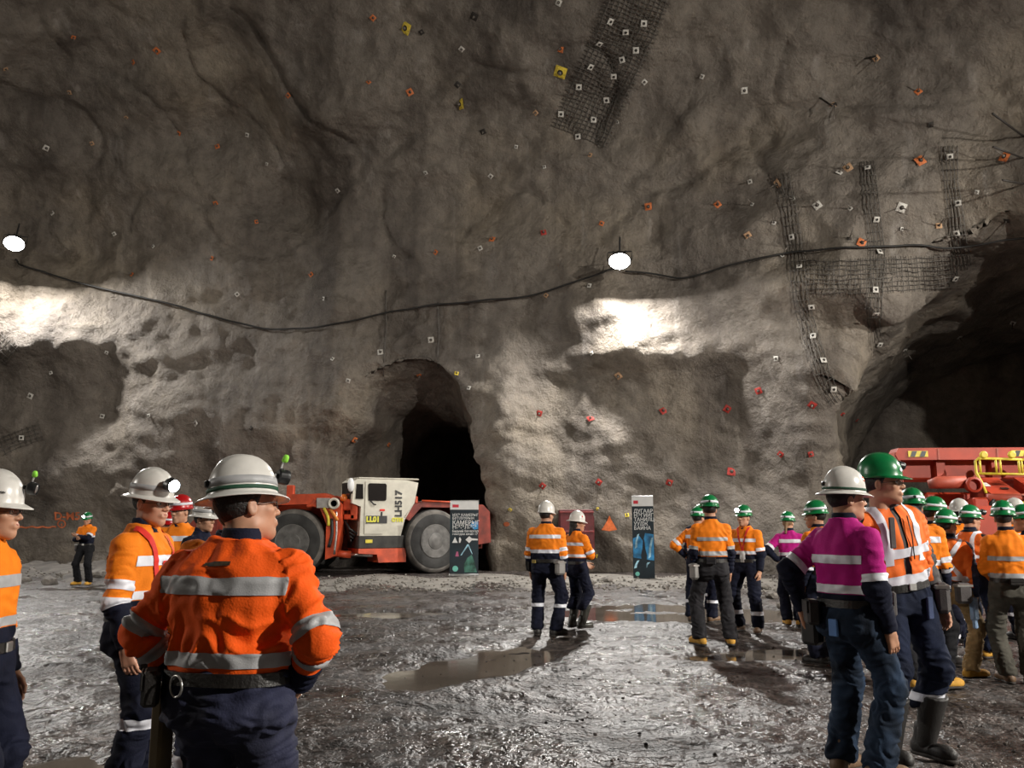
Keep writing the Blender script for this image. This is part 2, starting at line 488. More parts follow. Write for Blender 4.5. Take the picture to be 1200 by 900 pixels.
# the rest of the chamber, behind and above the camera
s2 = np.linspace(sB, sA + SARC[-1], 110); t2 = np.linspace(-0.6, 26.0, 50)
S_, T_ = np.meshgrid(s2, t2, indexing='ij')
wall_front = tag(link('wall_front', grid_mesh('wall_front', cavern_grid(S_, T_, False), flip=True)), 'shotcrete wall of the chamber behind the viewer', 'wall', kind='structure')
s3 = np.linspace(sA, sA + SARC[-1], 220); t3 = np.linspace(25.9, 34.5, 26)
S_, T_ = np.meshgrid(s3, t3, indexing='ij')
ceiling = tag(link('ceiling', grid_mesh('ceiling', cavern_grid(S_, T_, False), flip=True)), 'arched shotcrete roof of the chamber', 'ceiling', kind='structure')

_wv = WP.reshape(-1, 3); _i = np.arange(len(_wv)).reshape(WP.shape[:2])
_wf = np.stack([_i[:-1, :-1], _i[1:, :-1], _i[1:, 1:], _i[:-1, 1:]], -1).reshape(-1, 4)
WALL_BVH = BVHTree.FromPolygons(_wv.tolist(), _wf.tolist())
CAMP = Vector((0, 0, CAM_Z))
def on_wall(px, py, off=0.0):
    d = ray(px, py).normalized()
    loc, n, i, dist = WALL_BVH.ray_cast(CAMP, d)
    if loc is None: return None, None
    if n.dot(d) > 0: n = -n
    return loc + n * off, n

# ------------------------------------------------------------------ floor
PUDDLES = [((-0.25, 10.0), (2.1, 0.62), 1.05), ((2.9, 15.4), (2.3, 1.6), -0.1), ((-2.2, 15.2), (1.2, 0.5), 0.1), ((-3.6, 10.0), (1.0, 0.5), 0.0), ((3.1, 10.6), (0.9, 0.5), 0.2), ((2.2, 5.1), (1.0, 0.35), 0.3), ((-3.2, 5.6), (0.9, 0.5), 0.2)]
def puddle_field(X, Y):
    d = np.full(X.shape, 9.0)
    for (c, r, a) in PUDDLES:
        dx, dy = X - c[0], Y - c[1]
        u = (dx * math.cos(a) + dy * math.sin(a)) / r[0]; v = (-dx * math.sin(a) + dy * math.cos(a)) / r[1]
        d = np.minimum(d, np.sqrt(u * u + v * v))
    return d
def floor_z(X, Y):
    P = np.stack([X, Y, np.zeros_like(X)], -1)
    z = 0.035 * perlin(P / 1.7) + 0.022 * perlin(P / np.array([0.9, 0.45, 1]) + 4) + 0.022 * perlin(P / 0.24 + 9) + 0.014 * perlin(P / 0.13 + 2)
    near_cam = sstep(26, 8, Y)
    # wheel ruts running across the floor
    ph = Y * 1.9 + X * 0.55 + 1.2 * perlin(P / 3.0 + 7)
    z += 0.018 * (1 - np.abs(np.sin(ph))) * near_cam
    z -= 0.02
    pf = puddle_field(X + 0.35 * perlin(P / 0.8 + 3), Y + 0.3 * perlin(P / 0.6 + 6))
    z -= 0.06 * sstep(1.25, 0.7, pf)
    # banked rubble at the foot of the far wall
    return z
xs = np.concatenate([np.arange(-31, -12, 0.6), np.arange(-12, -5, 0.16), np.arange(-5, 5.5, 0.065), np.arange(5.5, 12, 0.16), np.arange(12, 26, 0.6)])
ys = np.concatenate([np.arange(-18, 1.5, 0.7), np.arange(1.5, 9, 0.05), np.arange(9, 16, 0.09), np.arange(16, 30, 0.2), np.arange(30, 47, 0.8)])
X, Y = np.meshgrid(xs, ys, indexing='ij')
FP = np.stack([X, Y, floor_z(X, Y)], -1)
i = np.arange(X.size).reshape(X.shape)
Ff = np.stack([i[:-1, :-1], i[1:, :-1], i[1:, 1:], i[:-1, 1:]], -1).reshape(-1, 4)
floor = tag(link('floor', mesh_from('floor', FP.reshape(-1, 3), Ff, MUD)), 'wet churned grey mud floor of the underground chamber', 'floor', kind='structure')
WATER = mat('muddy_water', (0.12, 0.10, 0.083), rough=0.08, var=0.12, vscale=1.5, bump=0.05, bscale=5)
for k, ((c, r, a), lab) in enumerate(zip(PUDDLES, ['broad muddy brown puddle in front of the two people in white helmets', 'shallow puddle in front of the upright blue banner', 'long thin puddle on the mud towards the loader', 'small puddle on the mud at left of the floor', 'small puddle near the yellow boots of the man with his back turned', 'dark wet pool at the bottom of the floor beside the magenta jacket', 'small wet pool near the leftmost man'])):
    n = 40; V = [(0, 0, 0)]; F = []
    for j in range(n):
        th = 2 * PI * j / n; q = 1.2 + 0.1 * math.sin(3 * th + k) + 0.06 * math.sin(7 * th)
        V.append((r[0] * q * math.cos(th), r[1] * q * math.sin(th), 0))
    F = [(0, 1 + j, 1 + (j + 1) % n) for j in range(n)]
    p = link('puddle', mesh_from('puddle', V, F, WATER, smooth=False), loc=(c[0], c[1], -0.052), rot=(0, 0, a))
    tag(p, lab, 'puddle')

# ------------------------------------------------------------------ rubble and gravel at the foot of the wall
def stone_mesh(seed, n=2):
    bm = bmesh.new(); bmesh.ops.create_icosphere(bm, subdivisions=n, radius=1)
    V = np.array([v.co for v in bm.verts]); F = [tuple(v.index for v in f.verts) for f in bm.faces]; bm.free()
    V = V * (1 + 0.45 * perlin(V * 1.1 + seed * 3.7))[:, None] * np.array([1, 0.8, 0.62])
    return V, F
STONES = [stone_mesh(q) for q in range(6)]
STONES_LO = [stone_mesh(q, 1) for q in range(6)]
GRAVEL = mat('pale_gravel', (0.17, 0.155, 0.136), rough=0.85, var=0.3, vscale=3, bump=0.6, bscale=14)
ROCKM = mat('broken_rock', (0.15, 0.135, 0.12), rough=0.8, var=0.35, vscale=2, bump=0.6, bscale=9)
def berm(name, px0, px1, py_near, h, label, seed, wall_d, m_=None):
    """low bank of gravel lying along the wall between two image columns"""
    n = 90; m = 12; V = []
    for a in range(n):
        px = px0 + (px1 - px0) * a / (n - 1)
        e = math.sin(PI * min(1, max(0, a / (n - 1)))) ** 0.35
        x0, y0 = ground(px, py_near + 4 * math.sin(a * 0.35 + seed))
        d = wall_d
        for b in range(m):
            f = b / (m - 1); x, y = x0 * (1 + f * d / y0), y0 + f * d
            z = h * e * (math.sin(PI * min(1.0, f * 0.62 + 0.0))) + 0.35 * h * e * float(perlin(np.array([x * 1.3, y * 1.3, seed]))) - 0.03 * (f < 0.02)
            V.append((x, y, z - 0.03))
    F = [(a * m + b, (a + 1) * m + b, (a + 1) * m + b + 1, a * m + b + 1) for a in range(n - 1) for b in range(m - 1)]
    o = link(name, mesh_from(name, V, F, m_ or GRAVEL))
    return tag(o, label, 'gravel', kind='stuff')
berm('gravel_bank', 372, 1010, 689, 0.08, 'pale gravel bank along the foot of the wall', 1.0, 4.2)
berm('gravel_bank', -40, 330, 680, 0.28, 'rubble bank along the foot of the left wall', 4.0, 5.5, mat('dark_rubble', (0.085, 0.075, 0.066), rough=0.8, var=0.5, vscale=1.5, bump=1.0, bscale=6))
mb = MB()
for k in range(1800):
    if k % 3: px, py = random.uniform(372, 1010), random.uniform(676, 694)
    else: px, py = random.uniform(-20, 330), random.uniform(652, 684)
    x, y = ground(px, py); r = random.uniform(0.012, 0.05); V, F = STONES_LO[k % 6]
    a = random.uniform(0, 6.28); c, s = math.cos(a), math.sin(a)
    R = np.array([[c, -s, 0], [s, c, 0], [0, 0, 1]])
    z = 0.02 + 0.09 * random.random() if k % 3 else 0.1 + 0.3 * random.random()
    mb.add((V * r) @ R.T + np.array([x, y, z * 0.6]), F)
g = mb.build('loose_gravel', GRAVEL, smooth=False); tag(g, 'loose gravel strewn along the foot of the wall', 'gravel', kind='stuff')
rock_me = [mesh_from('rock', V, F, ROCKM, smooth=False) for V, F in STONES]
spots = [(18, 668), (36, 672), (48, 655), (62, 664), (75, 678), (28, 682), (115, 676), (58, 684), (84, 668), (400, 683), (585, 688), (600, 682), (690, 686), (712, 682), (780, 690), (905, 700), (918, 712), (896, 690), (940, 708), (352, 690), (880, 688), (470, 690)]
for k, (px, py) in enumerate(spots):
    x, y = ground(px, py); r = random.uniform(0.1, 0.22) * (1.25 if px < 120 else 0.8)
    o = link('rock', rock_me[k % 6], loc=(x, y, r * 0.25), rot=(0, 0, random.uniform(0, 6)))
    o.scale = (r, r, r)
    tag(o, 'broken grey rock lying on the rubble at the foot of the wall', 'rock', 'broken rocks along the foot of the wall')
# clods of mud on the open floor
clod_me = [mesh_from('mud_clods', V, F, MUD) for V, F in STONES_LO]
mb = MB()
for k in range(220):
    px, py = random.uniform(380, 1200), random.uniform(700, 895); x, y = ground(px, py)
    r = random.uniform(0.006, 0.02); V, F = STONES_LO[k % 6]
    mb.add(V * r + np.array([x, y, 0.0 + r * 0.1]), F)
o = mb.build('mud_clods', MUD, smooth=True); tag(o, 'small clods of mud scattered over the wet floor', 'mud', kind='stuff')

# ================================================================== people: distance fields turned into continuous surfaces
class Field:
    def __init__(s, lo, hi, h):
        s.h = h; s.lo = np.array(lo, float) - 3 * h; n = np.ceil((np.array(hi, float) + 3 * h - s.lo) / h).astype(int) + 1
        s.n = n; s.v = np.full(n, 1.0, dtype=np.float32)
        s.ax = [s.lo[k] + h * np.arange(n[k]) for k in range(3)]
    def _sl(s, lo, hi):
        a = np.clip(np.floor((np.array(lo) - s.lo) / s.h).astype(int), 0, s.n - 1)
        b = np.clip(np.ceil((np.array(hi) - s.lo) / s.h).astype(int) + 1, 1, s.n)
        sl = tuple(slice(a[k], max(b[k], a[k] + 1)) for k in range(3))
        P = np.stack(np.meshgrid(*[s.ax[k][sl[k]] for k in range(3)], indexing='ij'), -1)
        return sl, P
    def add(s, fn, lo, hi, k=0.03):
        m = k + 2 * s.h
        sl, P = s._sl(np.array(lo) - m, np.array(hi) + m); d = fn(P).astype(np.float32); a = s.v[sl]
        hh = np.maximum(k - np.abs(a - d), 0) / max(k, 1e-6)
        s.v[sl] = np.minimum(a, d) - hh * hh * k * 0.25
        return s
    def sub(s, fn, lo, hi, k=0.01):
        sl, P = s._sl(np.array(lo) - k, np.array(hi) + k); d = -fn(P).astype(np.float32); a = s.v[sl]
        hh = np.maximum(k - np.abs(a - d), 0) / max(k, 1e-6)
        s.v[sl] = np.maximum(a, d) + hh * hh * k * 0.25
        return s
    def clip(s, p, n):
        """removes what lies beyond the plane through p with normal n"""
        P = np.stack(np.meshgrid(*s.ax, indexing='ij'), -1)
        s.v = np.maximum(s.v, ((P - np.array(p)) @ np.array(n)).astype(np.float32)); return s
    def capsule(s, a, b, ra, rb, k=0.03):
        a = np.array(a, float); b = np.array(b, float); r = max(ra, rb)
        return s.add(lambda P: sd_capsule(P, a, b, ra, rb), np.minimum(a, b) - r, np.maximum(a, b) + r, k)
    def ell(s, c, r, k=0.02, sub=False):
        c = np.array(c, float); r = np.array(r, float)
        fn = lambda P: sd_ell(P, c, r)
        return s.sub(fn, c - r, c + r, k) if sub else s.add(fn, c - r, c + r, k)
    def mesh(s):
        v, h, lo = s.v, s.h, s.lo
        v = v.copy(); v[0] = v[-1] = 1; v[:, 0] = v[:, -1] = 1; v[:, :, 0] = v[:, :, -1] = 1
        sg = v < 0; cnt = np.zeros(np.array(v.shape) - 1, dtype=np.int8)
        for a in (0, 1):
            for b in (0, 1):
                for c in (0, 1):
                    cnt += sg[a:sg.shape[0] - 1 + a, b:sg.shape[1] - 1 + b, c:sg.shape[2] - 1 + c]
        act = (cnt > 0) & (cnt < 8)
        idx = np.full(cnt.shape, -1, dtype=np.int64); ai = np.argwhere(act); idx[act] = np.arange(len(ai))
        acc = np.zeros((len(ai), 3)); num = np.zeros(len(ai))
        cor = [(a, b, c) for a in (0, 1) for b in (0, 1) for c in (0, 1)]
        for p in cor:
            for d in range(3):
                if p[d]: continue
                q = list(p); q[d] = 1
                va = v[ai[:, 0] + p[0], ai[:, 1] + p[1], ai[:, 2] + p[2]]; vb = v[ai[:, 0] + q[0], ai[:, 1] + q[1], ai[:, 2] + q[2]]
                cr = (va < 0) != (vb < 0); t = np.where(cr, va / np.where(cr, va - vb, 1), 0)
                e = np.array(p)[None] + np.zeros((len(ai), 3)); e[:, d] += t
                acc += np.where(cr[:, None], e, 0); num += cr
        V = lo + h * (ai + acc / num[:, None])
        Q = []
        for d in range(3):
            u, w = (d + 1) % 3, (d + 2) % 3
            sl0 = [slice(1, -1)] * 3; sl1 = [slice(1, -1)] * 3
            sl0[d] = slice(0, -1); sl1[d] = slice(1, None)
            s0 = sg[tuple(sl0)]; s1 = sg[tuple(sl1)]
            e = np.argwhere(s0 != s1)
            if not len(e): continue
            inside = s0[tuple(e.T)]
            off = np.array([1, 1, 1]); off[d] = 0; e = e + off
            def cell(du, dw):
                c = e.copy(); c[:, u] += du; c[:, w] += dw; return idx[tuple(c.T)]
            q = np.stack([cell(-1, -1), cell(0, -1), cell(0, 0), cell(-1, 0)], -1)
            q[~inside] = q[~inside][:, ::-1]; Q.append(q)
        return V, np.concatenate(Q)
def sd_capsule(P, a, b, ra, rb):
    ba = b - a; L2 = max(ba @ ba, 1e-9)
    t = np.clip(((P - a) @ ba) / L2, 0, 1)
    return np.linalg.norm(P - a - t[..., None] * ba, axis=-1) - (ra + (rb - ra) * t)
def sd_ell(P, c, r):
    q = (P - c) / r; k0 = np.linalg.norm(q, axis=-1); k1 = np.linalg.norm(q / r, axis=-1)
    return np.where(k1 > 1e-9, k0 * (k0 - 1) / np.maximum(k1, 1e-9), -r.min())
def vnormals(V, F):
    a, b, c = V[F[:, 0]], V[F[:, 1]], V[F[:, 2]]
    n = np.cross(b - a, c - a)
    if F.shape[1] == 4: n = n + np.cross(c - a, V[F[:, 3]] - a)
    N = np.zeros_like(V)
    for k in range(F.shape[1]): np.add.at(N, F[:, k], n)
    return N / np.maximum(np.linalg.norm(N, axis=1)[:, None], 1e-9)
def relax(V, F, n=1, w=0.5):
    for _ in range(n):
        acc = np.zeros_like(V); cnt = np.zeros(len(V))
        for k in range(4):
            np.add.at(acc, F[:, k], V[F[:, (k + 1) % 4]] + V[F[:, k - 1]]); np.add.at(cnt, F[:, k], 2)
        V = V * (1 - w) + w * acc / np.maximum(cnt, 1)[:, None]
    return V
def clip_mesh(V, F, conds, N, off):
    """the piece of a surface where every (values, low, high) holds, cut cleanly, lifted off by off"""
    keep = np.ones(len(F), bool)
    for (f, lo, hi) in conds:
        ff = f[F]; keep &= (ff.max(1) > lo) & (ff.min(1) < hi)
    F = F[keep]
    if not len(F): return None
    full = np.ones(len(F), bool)
    for (f, lo, hi) in conds:
        ff = f[F]; full &= (ff.min(1) >= lo) & (ff.max(1) <= hi)
    W = V + N * off
    fields = [f for f, _, _ in conds]
    pts = []; faces = []; key = {}
    def vert(i):
        k = ('v', int(i))
        if k not in key: key[k] = len(pts); pts.append(W[i])
        return key[k]
    for q in F[full]: faces.append([vert(i) for i in q])
    for q in F[~full]:
        poly = [(W[i], [f[i] for f in fields], int(i)) for i in q]
        for ci, (f, lo, hi) in enumerate(conds):
            for sgn, lim in ((1, lo), (-1, hi)):
                out = []
                for j in range(len(poly)):
                    A, B = poly[j - 1], poly[j]
                    da, db = sgn * (A[1][ci] - lim), sgn * (B[1][ci] - lim)
                    if (da >= 0) != (db >= 0):
                        t = da / (da - db); out.append((A[0] + (B[0] - A[0]) * t, [x + (y - x) * t for x, y in zip(A[1], B[1])], None))
                    if db >= 0: out.append(B)
                poly = out
                if not poly: break
            if not poly: break
        if len(poly) >= 3:
            ids = []
            for p in poly:
                if p[2] is not None: ids.append(vert(p[2]))
                else:
                    kk = ('p', tuple(np.round(p[0], 5)))
                    if kk not in key: key[kk] = len(pts); pts.append(p[0])
                    if not ids or ids[-1] != key[kk]: ids.append(key[kk])
            if len(set(ids)) >= 3: faces.append(list(dict.fromkeys(ids)))
    return (pts, faces) if faces else None
def overlay(name, V, F, conds, N, off, m, parent):
    r = clip_mesh(V, F, conds, N, off)
    if r is None: return None
    return link(name, mesh_from(name, r[0], r[1], m), parent)

# ------------------------------------------------------------------ templates
def head_template(h):
    f = Field((-.1, -.13, -.2), (.1, .15, .14), h)
    f.ell((0, -.018, .035), (.077, .098, .09), .01)
    f.ell((0, .028, -.028), (.063, .072, .086), .03)
    f.capsule((-.045, .0, -.07), (0, .07, -.098), .018, .02, .03); f.capsule((.045, .0, -.07), (0, .07, -.098), .018, .02, .03)
    f.capsule((-.032, .083, .03), (.032, .083, .03), .012, .012, .02)
    f.ell((-.045, .062, -.015), (.022, .022, .02), .02); f.ell((.045, .062, -.015), (.022, .022, .02), .02)
    for sx in (-1, 1): f.ell((sx * .031, .104, .006), (.017, .018, .011), .012, sub=True)
    f.capsule((0, .092, .016), (0, .116, -.024), .008, .0115, .012)
    for sx in (-1, 1): f.ell((sx * .013, .103, -.028), (.009, .012, .008), .008)
    f.ell((0, .088, -.062), (.028, .018, .018), .012)
    f.capsule((-.02, .099, -.057), (.02, .099, -.057), .005, .005, .006); f.capsule((-.017, .099, -.068), (.017, .099, -.068), .006, .006, .006)
    for sx in (-1, 1):
        f.ell((sx * .078, -.012, -.004), (.011, .021, .033), .006)
        f.ell((sx * .089, -.006, -.002), (.006, .012, .02), .004, sub=True)
    f.capsule((0, -.03, -.04), (0, -.042, -.19), .055, .062, .03)
    V, F = f.mesh(); return relax(V, F, 1, .4), F
def hand_template(h, curl, spread=1.0):
    """right hand: wrist at the origin, fingers down -Z, thumb towards +Y, palm towards -X"""
    f = Field((-.13, -.075, -.23), (.05, .1, .05), h)
    f.capsule((0, 0, .04), (0, 0, -.01), .027, .026, .01)
    for y in (-.028, -.01, .01, .028): f.capsule((0, y * .8, -.02), (-.002, y, -.085), .0165, .0135, .018)
    for y, L in ((.0325, .07), (.011, .079), (-.0105, .073), (-.0315, .058)):
        p = np.array([-.002, y * spread, -.085]); a = curl * .55
        for j, (fr, r0, r1) in enumerate(((.44, .0102, .0092), (.31, .0092, .0084), (.25, .0084, .007))):
            q = p + L * fr * np.array([-math.sin(a), 0, -math.cos(a)])
            f.capsule(p, q, r0, r1, .004); p = q; a += curl
    f.capsule((-.004, .02, -.015), (-.014, .046, -.05), .017, .0135, .012)
    f.capsule((-.014, .046, -.05), (-.026, .056, -.085), .0118, .0105, .004)
    f.capsule((-.026, .056, -.085), (-.038, .055, -.108), .0105, .008, .004)
    return f.mesh()
def boot_template(h, shaft):
    f = Field((-.07, -.13, 0), (.07, .23, shaft + .03), h)
    f.capsule((0, -.055, .055), (0, .13, .048), .043, .044, .03); f.ell((0, .13, .05), (.05, .075, .047), .02)
    f.capsule((0, -.04, .07), (0, -.012, shaft), .047, .058 if shaft > .2 else .052, .03)
    f.ell((0, -.055, .05), (.043, .05, .05), .02)
    f.sub(lambda P: P[..., 2] - .024, (-.2, -.2, -.05), (.2, .3, .03), .004)
    V, F = f.mesh()
    g = Field((-.07, -.13, -.02), (.07, .23, .05), h)
    g.add(lambda P: np.maximum(np.abs(P[..., 2] - .017) - .012, np.minimum(sd_ell(P * [1, 1, 0], np.array([0, .125, 0]), np.array([.054, .085, 1])), np.minimum(sd_ell(P * [1, 1, 0], np.array([0, -.05, 0]), np.array([.048, .06, 1])), np.maximum(np.abs(P[..., 0]) - .043, np.abs(P[..., 1] - .04) - .09)))), (-.06, -.12, 0), (.06, .22, .03), .004)
    V2, F2 = g.mesh()
    return (V, F), (V2, F2)
def hair_template(h, kind):
    f = Field((-.12, -.26, -.32), (.12, .12, .15), h)
    f.ell((0, -.024, .033), (.083, .103, .096), .01)
    if kind == 'long':
        f.capsule((0, -.08, -.02), (0, -.115, -.2), .05, .03, .04); f.capsule((.05, -.05, -.02), (.045, -.07, -.15), .035, .025, .03); f.capsule((-.05, -.05, -.02), (-.045, -.07, -.15), .035, .025, .03)
    elif kind == 'tail':
        f.capsule((0, -.11, .0), (0, -.135, -.16), .028, .016, .03)
    f.sub(lambda P: -P[..., 1] + .012 + 0.6 * np.minimum(P[..., 2], .05), (-.12, -.3, -.33), (.12, .13, .15), .008)
    if kind == 'short': f.sub(lambda P: P[..., 2] + .075 + 0.25 * (P[..., 1] + .05), (-.12, -.3, -.33), (.12, .13, .15), .008)
    return f.mesh()
HEAD = {'hi': head_template(.0042), 'lo': head_template(.0075)}
HAND = {('hi', 'relax'): hand_template(.0032, .42), ('hi', 'grip'): hand_template(.0032, .95), ('lo', 'relax'): hand_template(.0055, .42), ('lo', 'grip'): hand_template(.0055, .95)}
BOOT_RAW = {'work': boot_template(.0075, .17), 'rubber': boot_template(.0085, .36)}
HAIR_RAW = {k: hair_template(.008, k) for k in ('short', 'long', 'tail')}

# colours of the clothing
M_ORANGE = mat('orange_work_cloth', (0.86, 0.22, 0.012), rough=0.8, var=0.10, vscale=5, bump=0.25, bscale=120, spec=0.2)
M_RED_OR = mat('red_orange_work_cloth', (0.86, 0.105, 0.008), rough=0.8, var=0.10, vscale=5, bump=0.25, bscale=120, spec=0.2)
M_NAVY = mat('navy_work_cloth', (0.0065, 0.008, 0.020), rough=0.85, var=0.25, vscale=6, bump=0.25, bscale=120, spec=0.2)
M_BLACKC = mat('black_work_cloth', (0.010, 0.010, 0.012), rough=0.85, var=0.25, vscale=6, bump=0.25, bscale=120, spec=0.2)
M_CHARC = mat('charcoal_trouser_cloth', (0.022, 0.021, 0.024), rough=0.85, var=0.25, vscale=6, bump=0.25, bscale=120, spec=0.2)
M_GREYT = mat('grey_green_trouser_cloth', (0.075, 0.070, 0.058), rough=0.85, var=0.25, vscale=6, bump=0.25, bscale=120, spec=0.2)
M_TAN = mat('tan_trouser_cloth', (0.30, 0.20, 0.095), rough=0.85, var=0.25, vscale=6, bump=0.25, bscale=120, spec=0.2)
M_JEANS = mat('blue_denim', (0.013, 0.024, 0.046), rough=0.85, var=0.65, vscale=4.5, bump=0.3, bscale=150, spec=0.2)
M_DJEANS = mat('dark_blue_denim', (0.007, 0.011, 0.028), rough=0.85, var=0.4, vscale=4.5, bump=0.3, bscale=150, spec=0.2)
M_MAGENTA = mat('magenta_work_cloth', (0.42, 0.010, 0.19), rough=0.8, var=0.12, vscale=5, bump=0.25, bscale=120, spec=0.2)
M_GREYS = mat('grey_shirt_cloth', (0.085, 0.078, 0.078), rough=0.85, var=0.25, vscale=6, bump=0.25, bscale=120, spec=0.2)
M_BLUES = mat('slate_blue_shirt_cloth', (0.045, 0.06, 0.12), rough=0.85, var=0.25, vscale=6, bump=0.25, bscale=120, spec=0.2)
M_BAND = mat('silver_reflective_tape', (0.72, 0.73, 0.80), rough=0.42, var=0.10, vscale=9, bump=0.15, bscale=200, spec=0.6)
M_BANDD = mat('dull_grey_reflective_tape', (0.37, 0.37, 0.38), rough=0.5, var=0.12, vscale=9, bump=0.15, bscale=200, spec=0.5)
M_SKIN = mat('skin', (0.46, 0.24, 0.15), rough=0.5, var=0.10, vscale=14, spec=0.4)
M_HAIR = mat('black_hair', (0.010, 0.008, 0.007), rough=0.5, var=0.3, vscale=40, bump=0.5, bscale=90)
M_HAIRB = mat('fair_brown_hair', (0.20, 0.12, 0.055), rough=0.5, var=0.3, vscale=40, bump=0.5, bscale=90)
M_HWHITE = mat('white_helmet_shell', (0.62, 0.60, 0.565), rough=0.3, var=0.09, vscale=9)
M_HGREEN = mat('green_helmet_shell', (0.004, 0.16, 0.045), rough=0.3, var=0.12, vscale=9)
M_HRED = mat('red_helmet_shell', (0.42, 0.006, 0.008), rough=0.3, var=0.12, vscale=9)
M_BLACK = mat('black_plastic', (0.012, 0.012, 0.013), rough=0.4, var=0.2, vscale=9)
M_STEEL = mat('brushed_steel', (0.55, 0.54, 0.52), rough=0.35, metal=0.9, var=0.12, vscale=20)
M_LEATHER = mat('black_leather', (0.014, 0.012, 0.011), rough=0.45, var=0.3, vscale=12, bump=0.3, bscale=90)
M_YBOOT = mat('yellow_nubuck', (0.52, 0.27, 0.035), rough=0.75, var=0.22, vscale=10, bump=0.25, bscale=80)
M_BBOOT = mat('brown_boot_leather', (0.13, 0.075, 0.04), rough=0.6, var=0.3, vscale=10, bump=0.25, bscale=80)
M_KBOOT = mat('black_boot_leather', (0.02, 0.018, 0.017), rough=0.55, var=0.3, vscale=10, bump=0.25, bscale=80)
M_GUM = mat('dark_gumboot_rubber', (0.035, 0.034, 0.028), rough=0.35, var=0.3, vscale=6)
M_SOLE = mat('boot_sole_rubber', (0.03, 0.024, 0.02), rough=0.7, var=0.3, vscale=12)
M_LIP = mat('lips', (0.36, 0.12, 0.09), rough=0.45, var=0.08)
M_EYEW = mat('eye_white', (0.7, 0.66, 0.62), rough=0.25, var=0.03)
M_IRIS = mat('dark_iris', (0.015, 0.01, 0.008), rough=0.15, var=0.1)
M_LAMPON = mat('lit_lamp_lens', (0.9, 0.95, 1.0), rough=0.2, var=0.0, emit=((0.80, 0.92, 1.0), 60.0))
M_PLUG = mat('lime_green_foam', (0.28, 0.72, 0.06), rough=0.7, var=0.1)
M_DGREEN = mat('dark_green_strap', (0.01, 0.06, 0.03), rough=0.7, var=0.2)
M_REDS = mat('red_strap', (0.62, 0.022, 0.014), rough=0.7, var=0.15)
M_WPLAS = mat('white_plastic', (0.7, 0.7, 0.7), rough=0.5, var=0.06)

_cache = {}
def cached(key, fn):
    if key not in _cache: _cache[key] = fn()
    return _cache[key]
def boot_mesh(kind, m):
    return cached(('boot', kind, m.name), lambda: mesh_from('boot', *BOOT_RAW[kind][0], m)), cached(('sole', kind), lambda: mesh_from('sole', *BOOT_RAW[kind][1], M_SOLE))
def hair_mesh(kind, m):
    return cached(('hair', kind, m.name), lambda: mesh_from('hair', *HAIR_RAW[kind], m))

DH = 0.158
HSX, HSY = 0.9, 1.06        # the shell is longer than wide
def shell_mesh(m):
    def f():
        n = 56; prof = [(0.001, DH)]
        for j in range(1, 13):
            a = j / 12 * PI / 2; prof.append((.124 * math.sin(a)**0.94, DH * math.cos(a)**0.85))
        prof += [(.127, -.008), (.130, -.014), (.125, -.018), (.117, -.012), (.112, 0.03), (.085, .105), (0.001, DH - .02)]
        mb = MB(); mb.lathe(prof, n, sx=HSX, sy=HSY)
        V = np.array(mb.V)
        # three raised ribs running front to back over the crown
        r = np.sqrt((V[:, 0] / HSX)**2 + (V[:, 1] / HSY)**2); top = sstep(.125, .06, r) * (V[:, 2] > .03)
        V[:, 2] += top * (.007 * np.exp(-(V[:, 0] / .012)**2) + .004 * np.exp(-((np.abs(V[:, 0]) - .042) / .01)**2))
        return mesh_from('shell', V, mb.F, m)
    return cached(('shell', m.name), f)
def brim_mesh(m, cap, slim=False):
    def f():
        n = 64; V = []; F = []
        rows = [(0, -.004), (.3, -.008), (.7, -.016), (1.0, -.022), (1.02, -.0245), (1.0, -.027), (.6, -.020), (0, -.012)]
        for (u, z) in rows:
            for k in range(n):
                a = 2 * PI * k / n; fr = max(0, math.sin(a))
                w = (.006 + .05 * fr**3.0) if cap else (.019 + .026 * fr**3.0) if slim else (.036 + .012 * abs(math.sin(a))**2)
                rr = .120 + u * w
                V.append((rr * HSX * math.cos(a), rr * HSY * math.sin(a), z - .006 * (u if not cap else u * fr) * 0.6 + .004 * math.cos(2 * a) * u))
        m_ = len(rows)
        for i in range(m_ - 1):
            for k in range(n): F.append((i * n + k, i * n + (k + 1) % n, (i + 1) * n + (k + 1) % n, (i + 1) * n + k))
        return mesh_from('brim', V, F, m)
    return cached(('brim', m.name, cap, slim), f)
def tape_mesh(m, z0, z1, a0=0.0, a1=2 * PI):
    def f():
        n = 48; V = []; F = []
        def rad(z):
            c = max(0.0, z / DH) ** (1 / 0.85); return .1245 * math.sin(math.acos(min(1, c)))**0.94 + .0022
        rows = [(rad(z0) - .004, z0), (rad(z0), z0), (rad((z0 + z1) / 2), (z0 + z1) / 2), (rad(z1), z1), (rad(z1) - .004, z1)]
        for (r, z) in rows:
            for k in range(n + 1):
                a = a0 + (a1 - a0) * k / n; V.append((r * HSX * math.cos(a), r * HSY * math.sin(a), z))
        for i in range(4):
            for k in range(n): F.append((i * (n + 1) + k, i * (n + 1) + k + 1, (i + 1) * (n + 1) + k + 1, (i + 1) * (n + 1) + k))
        return mesh_from('reflective_band', V, F, m)
    return cached(('tape', m.name, z0, z1, a0, a1), f)
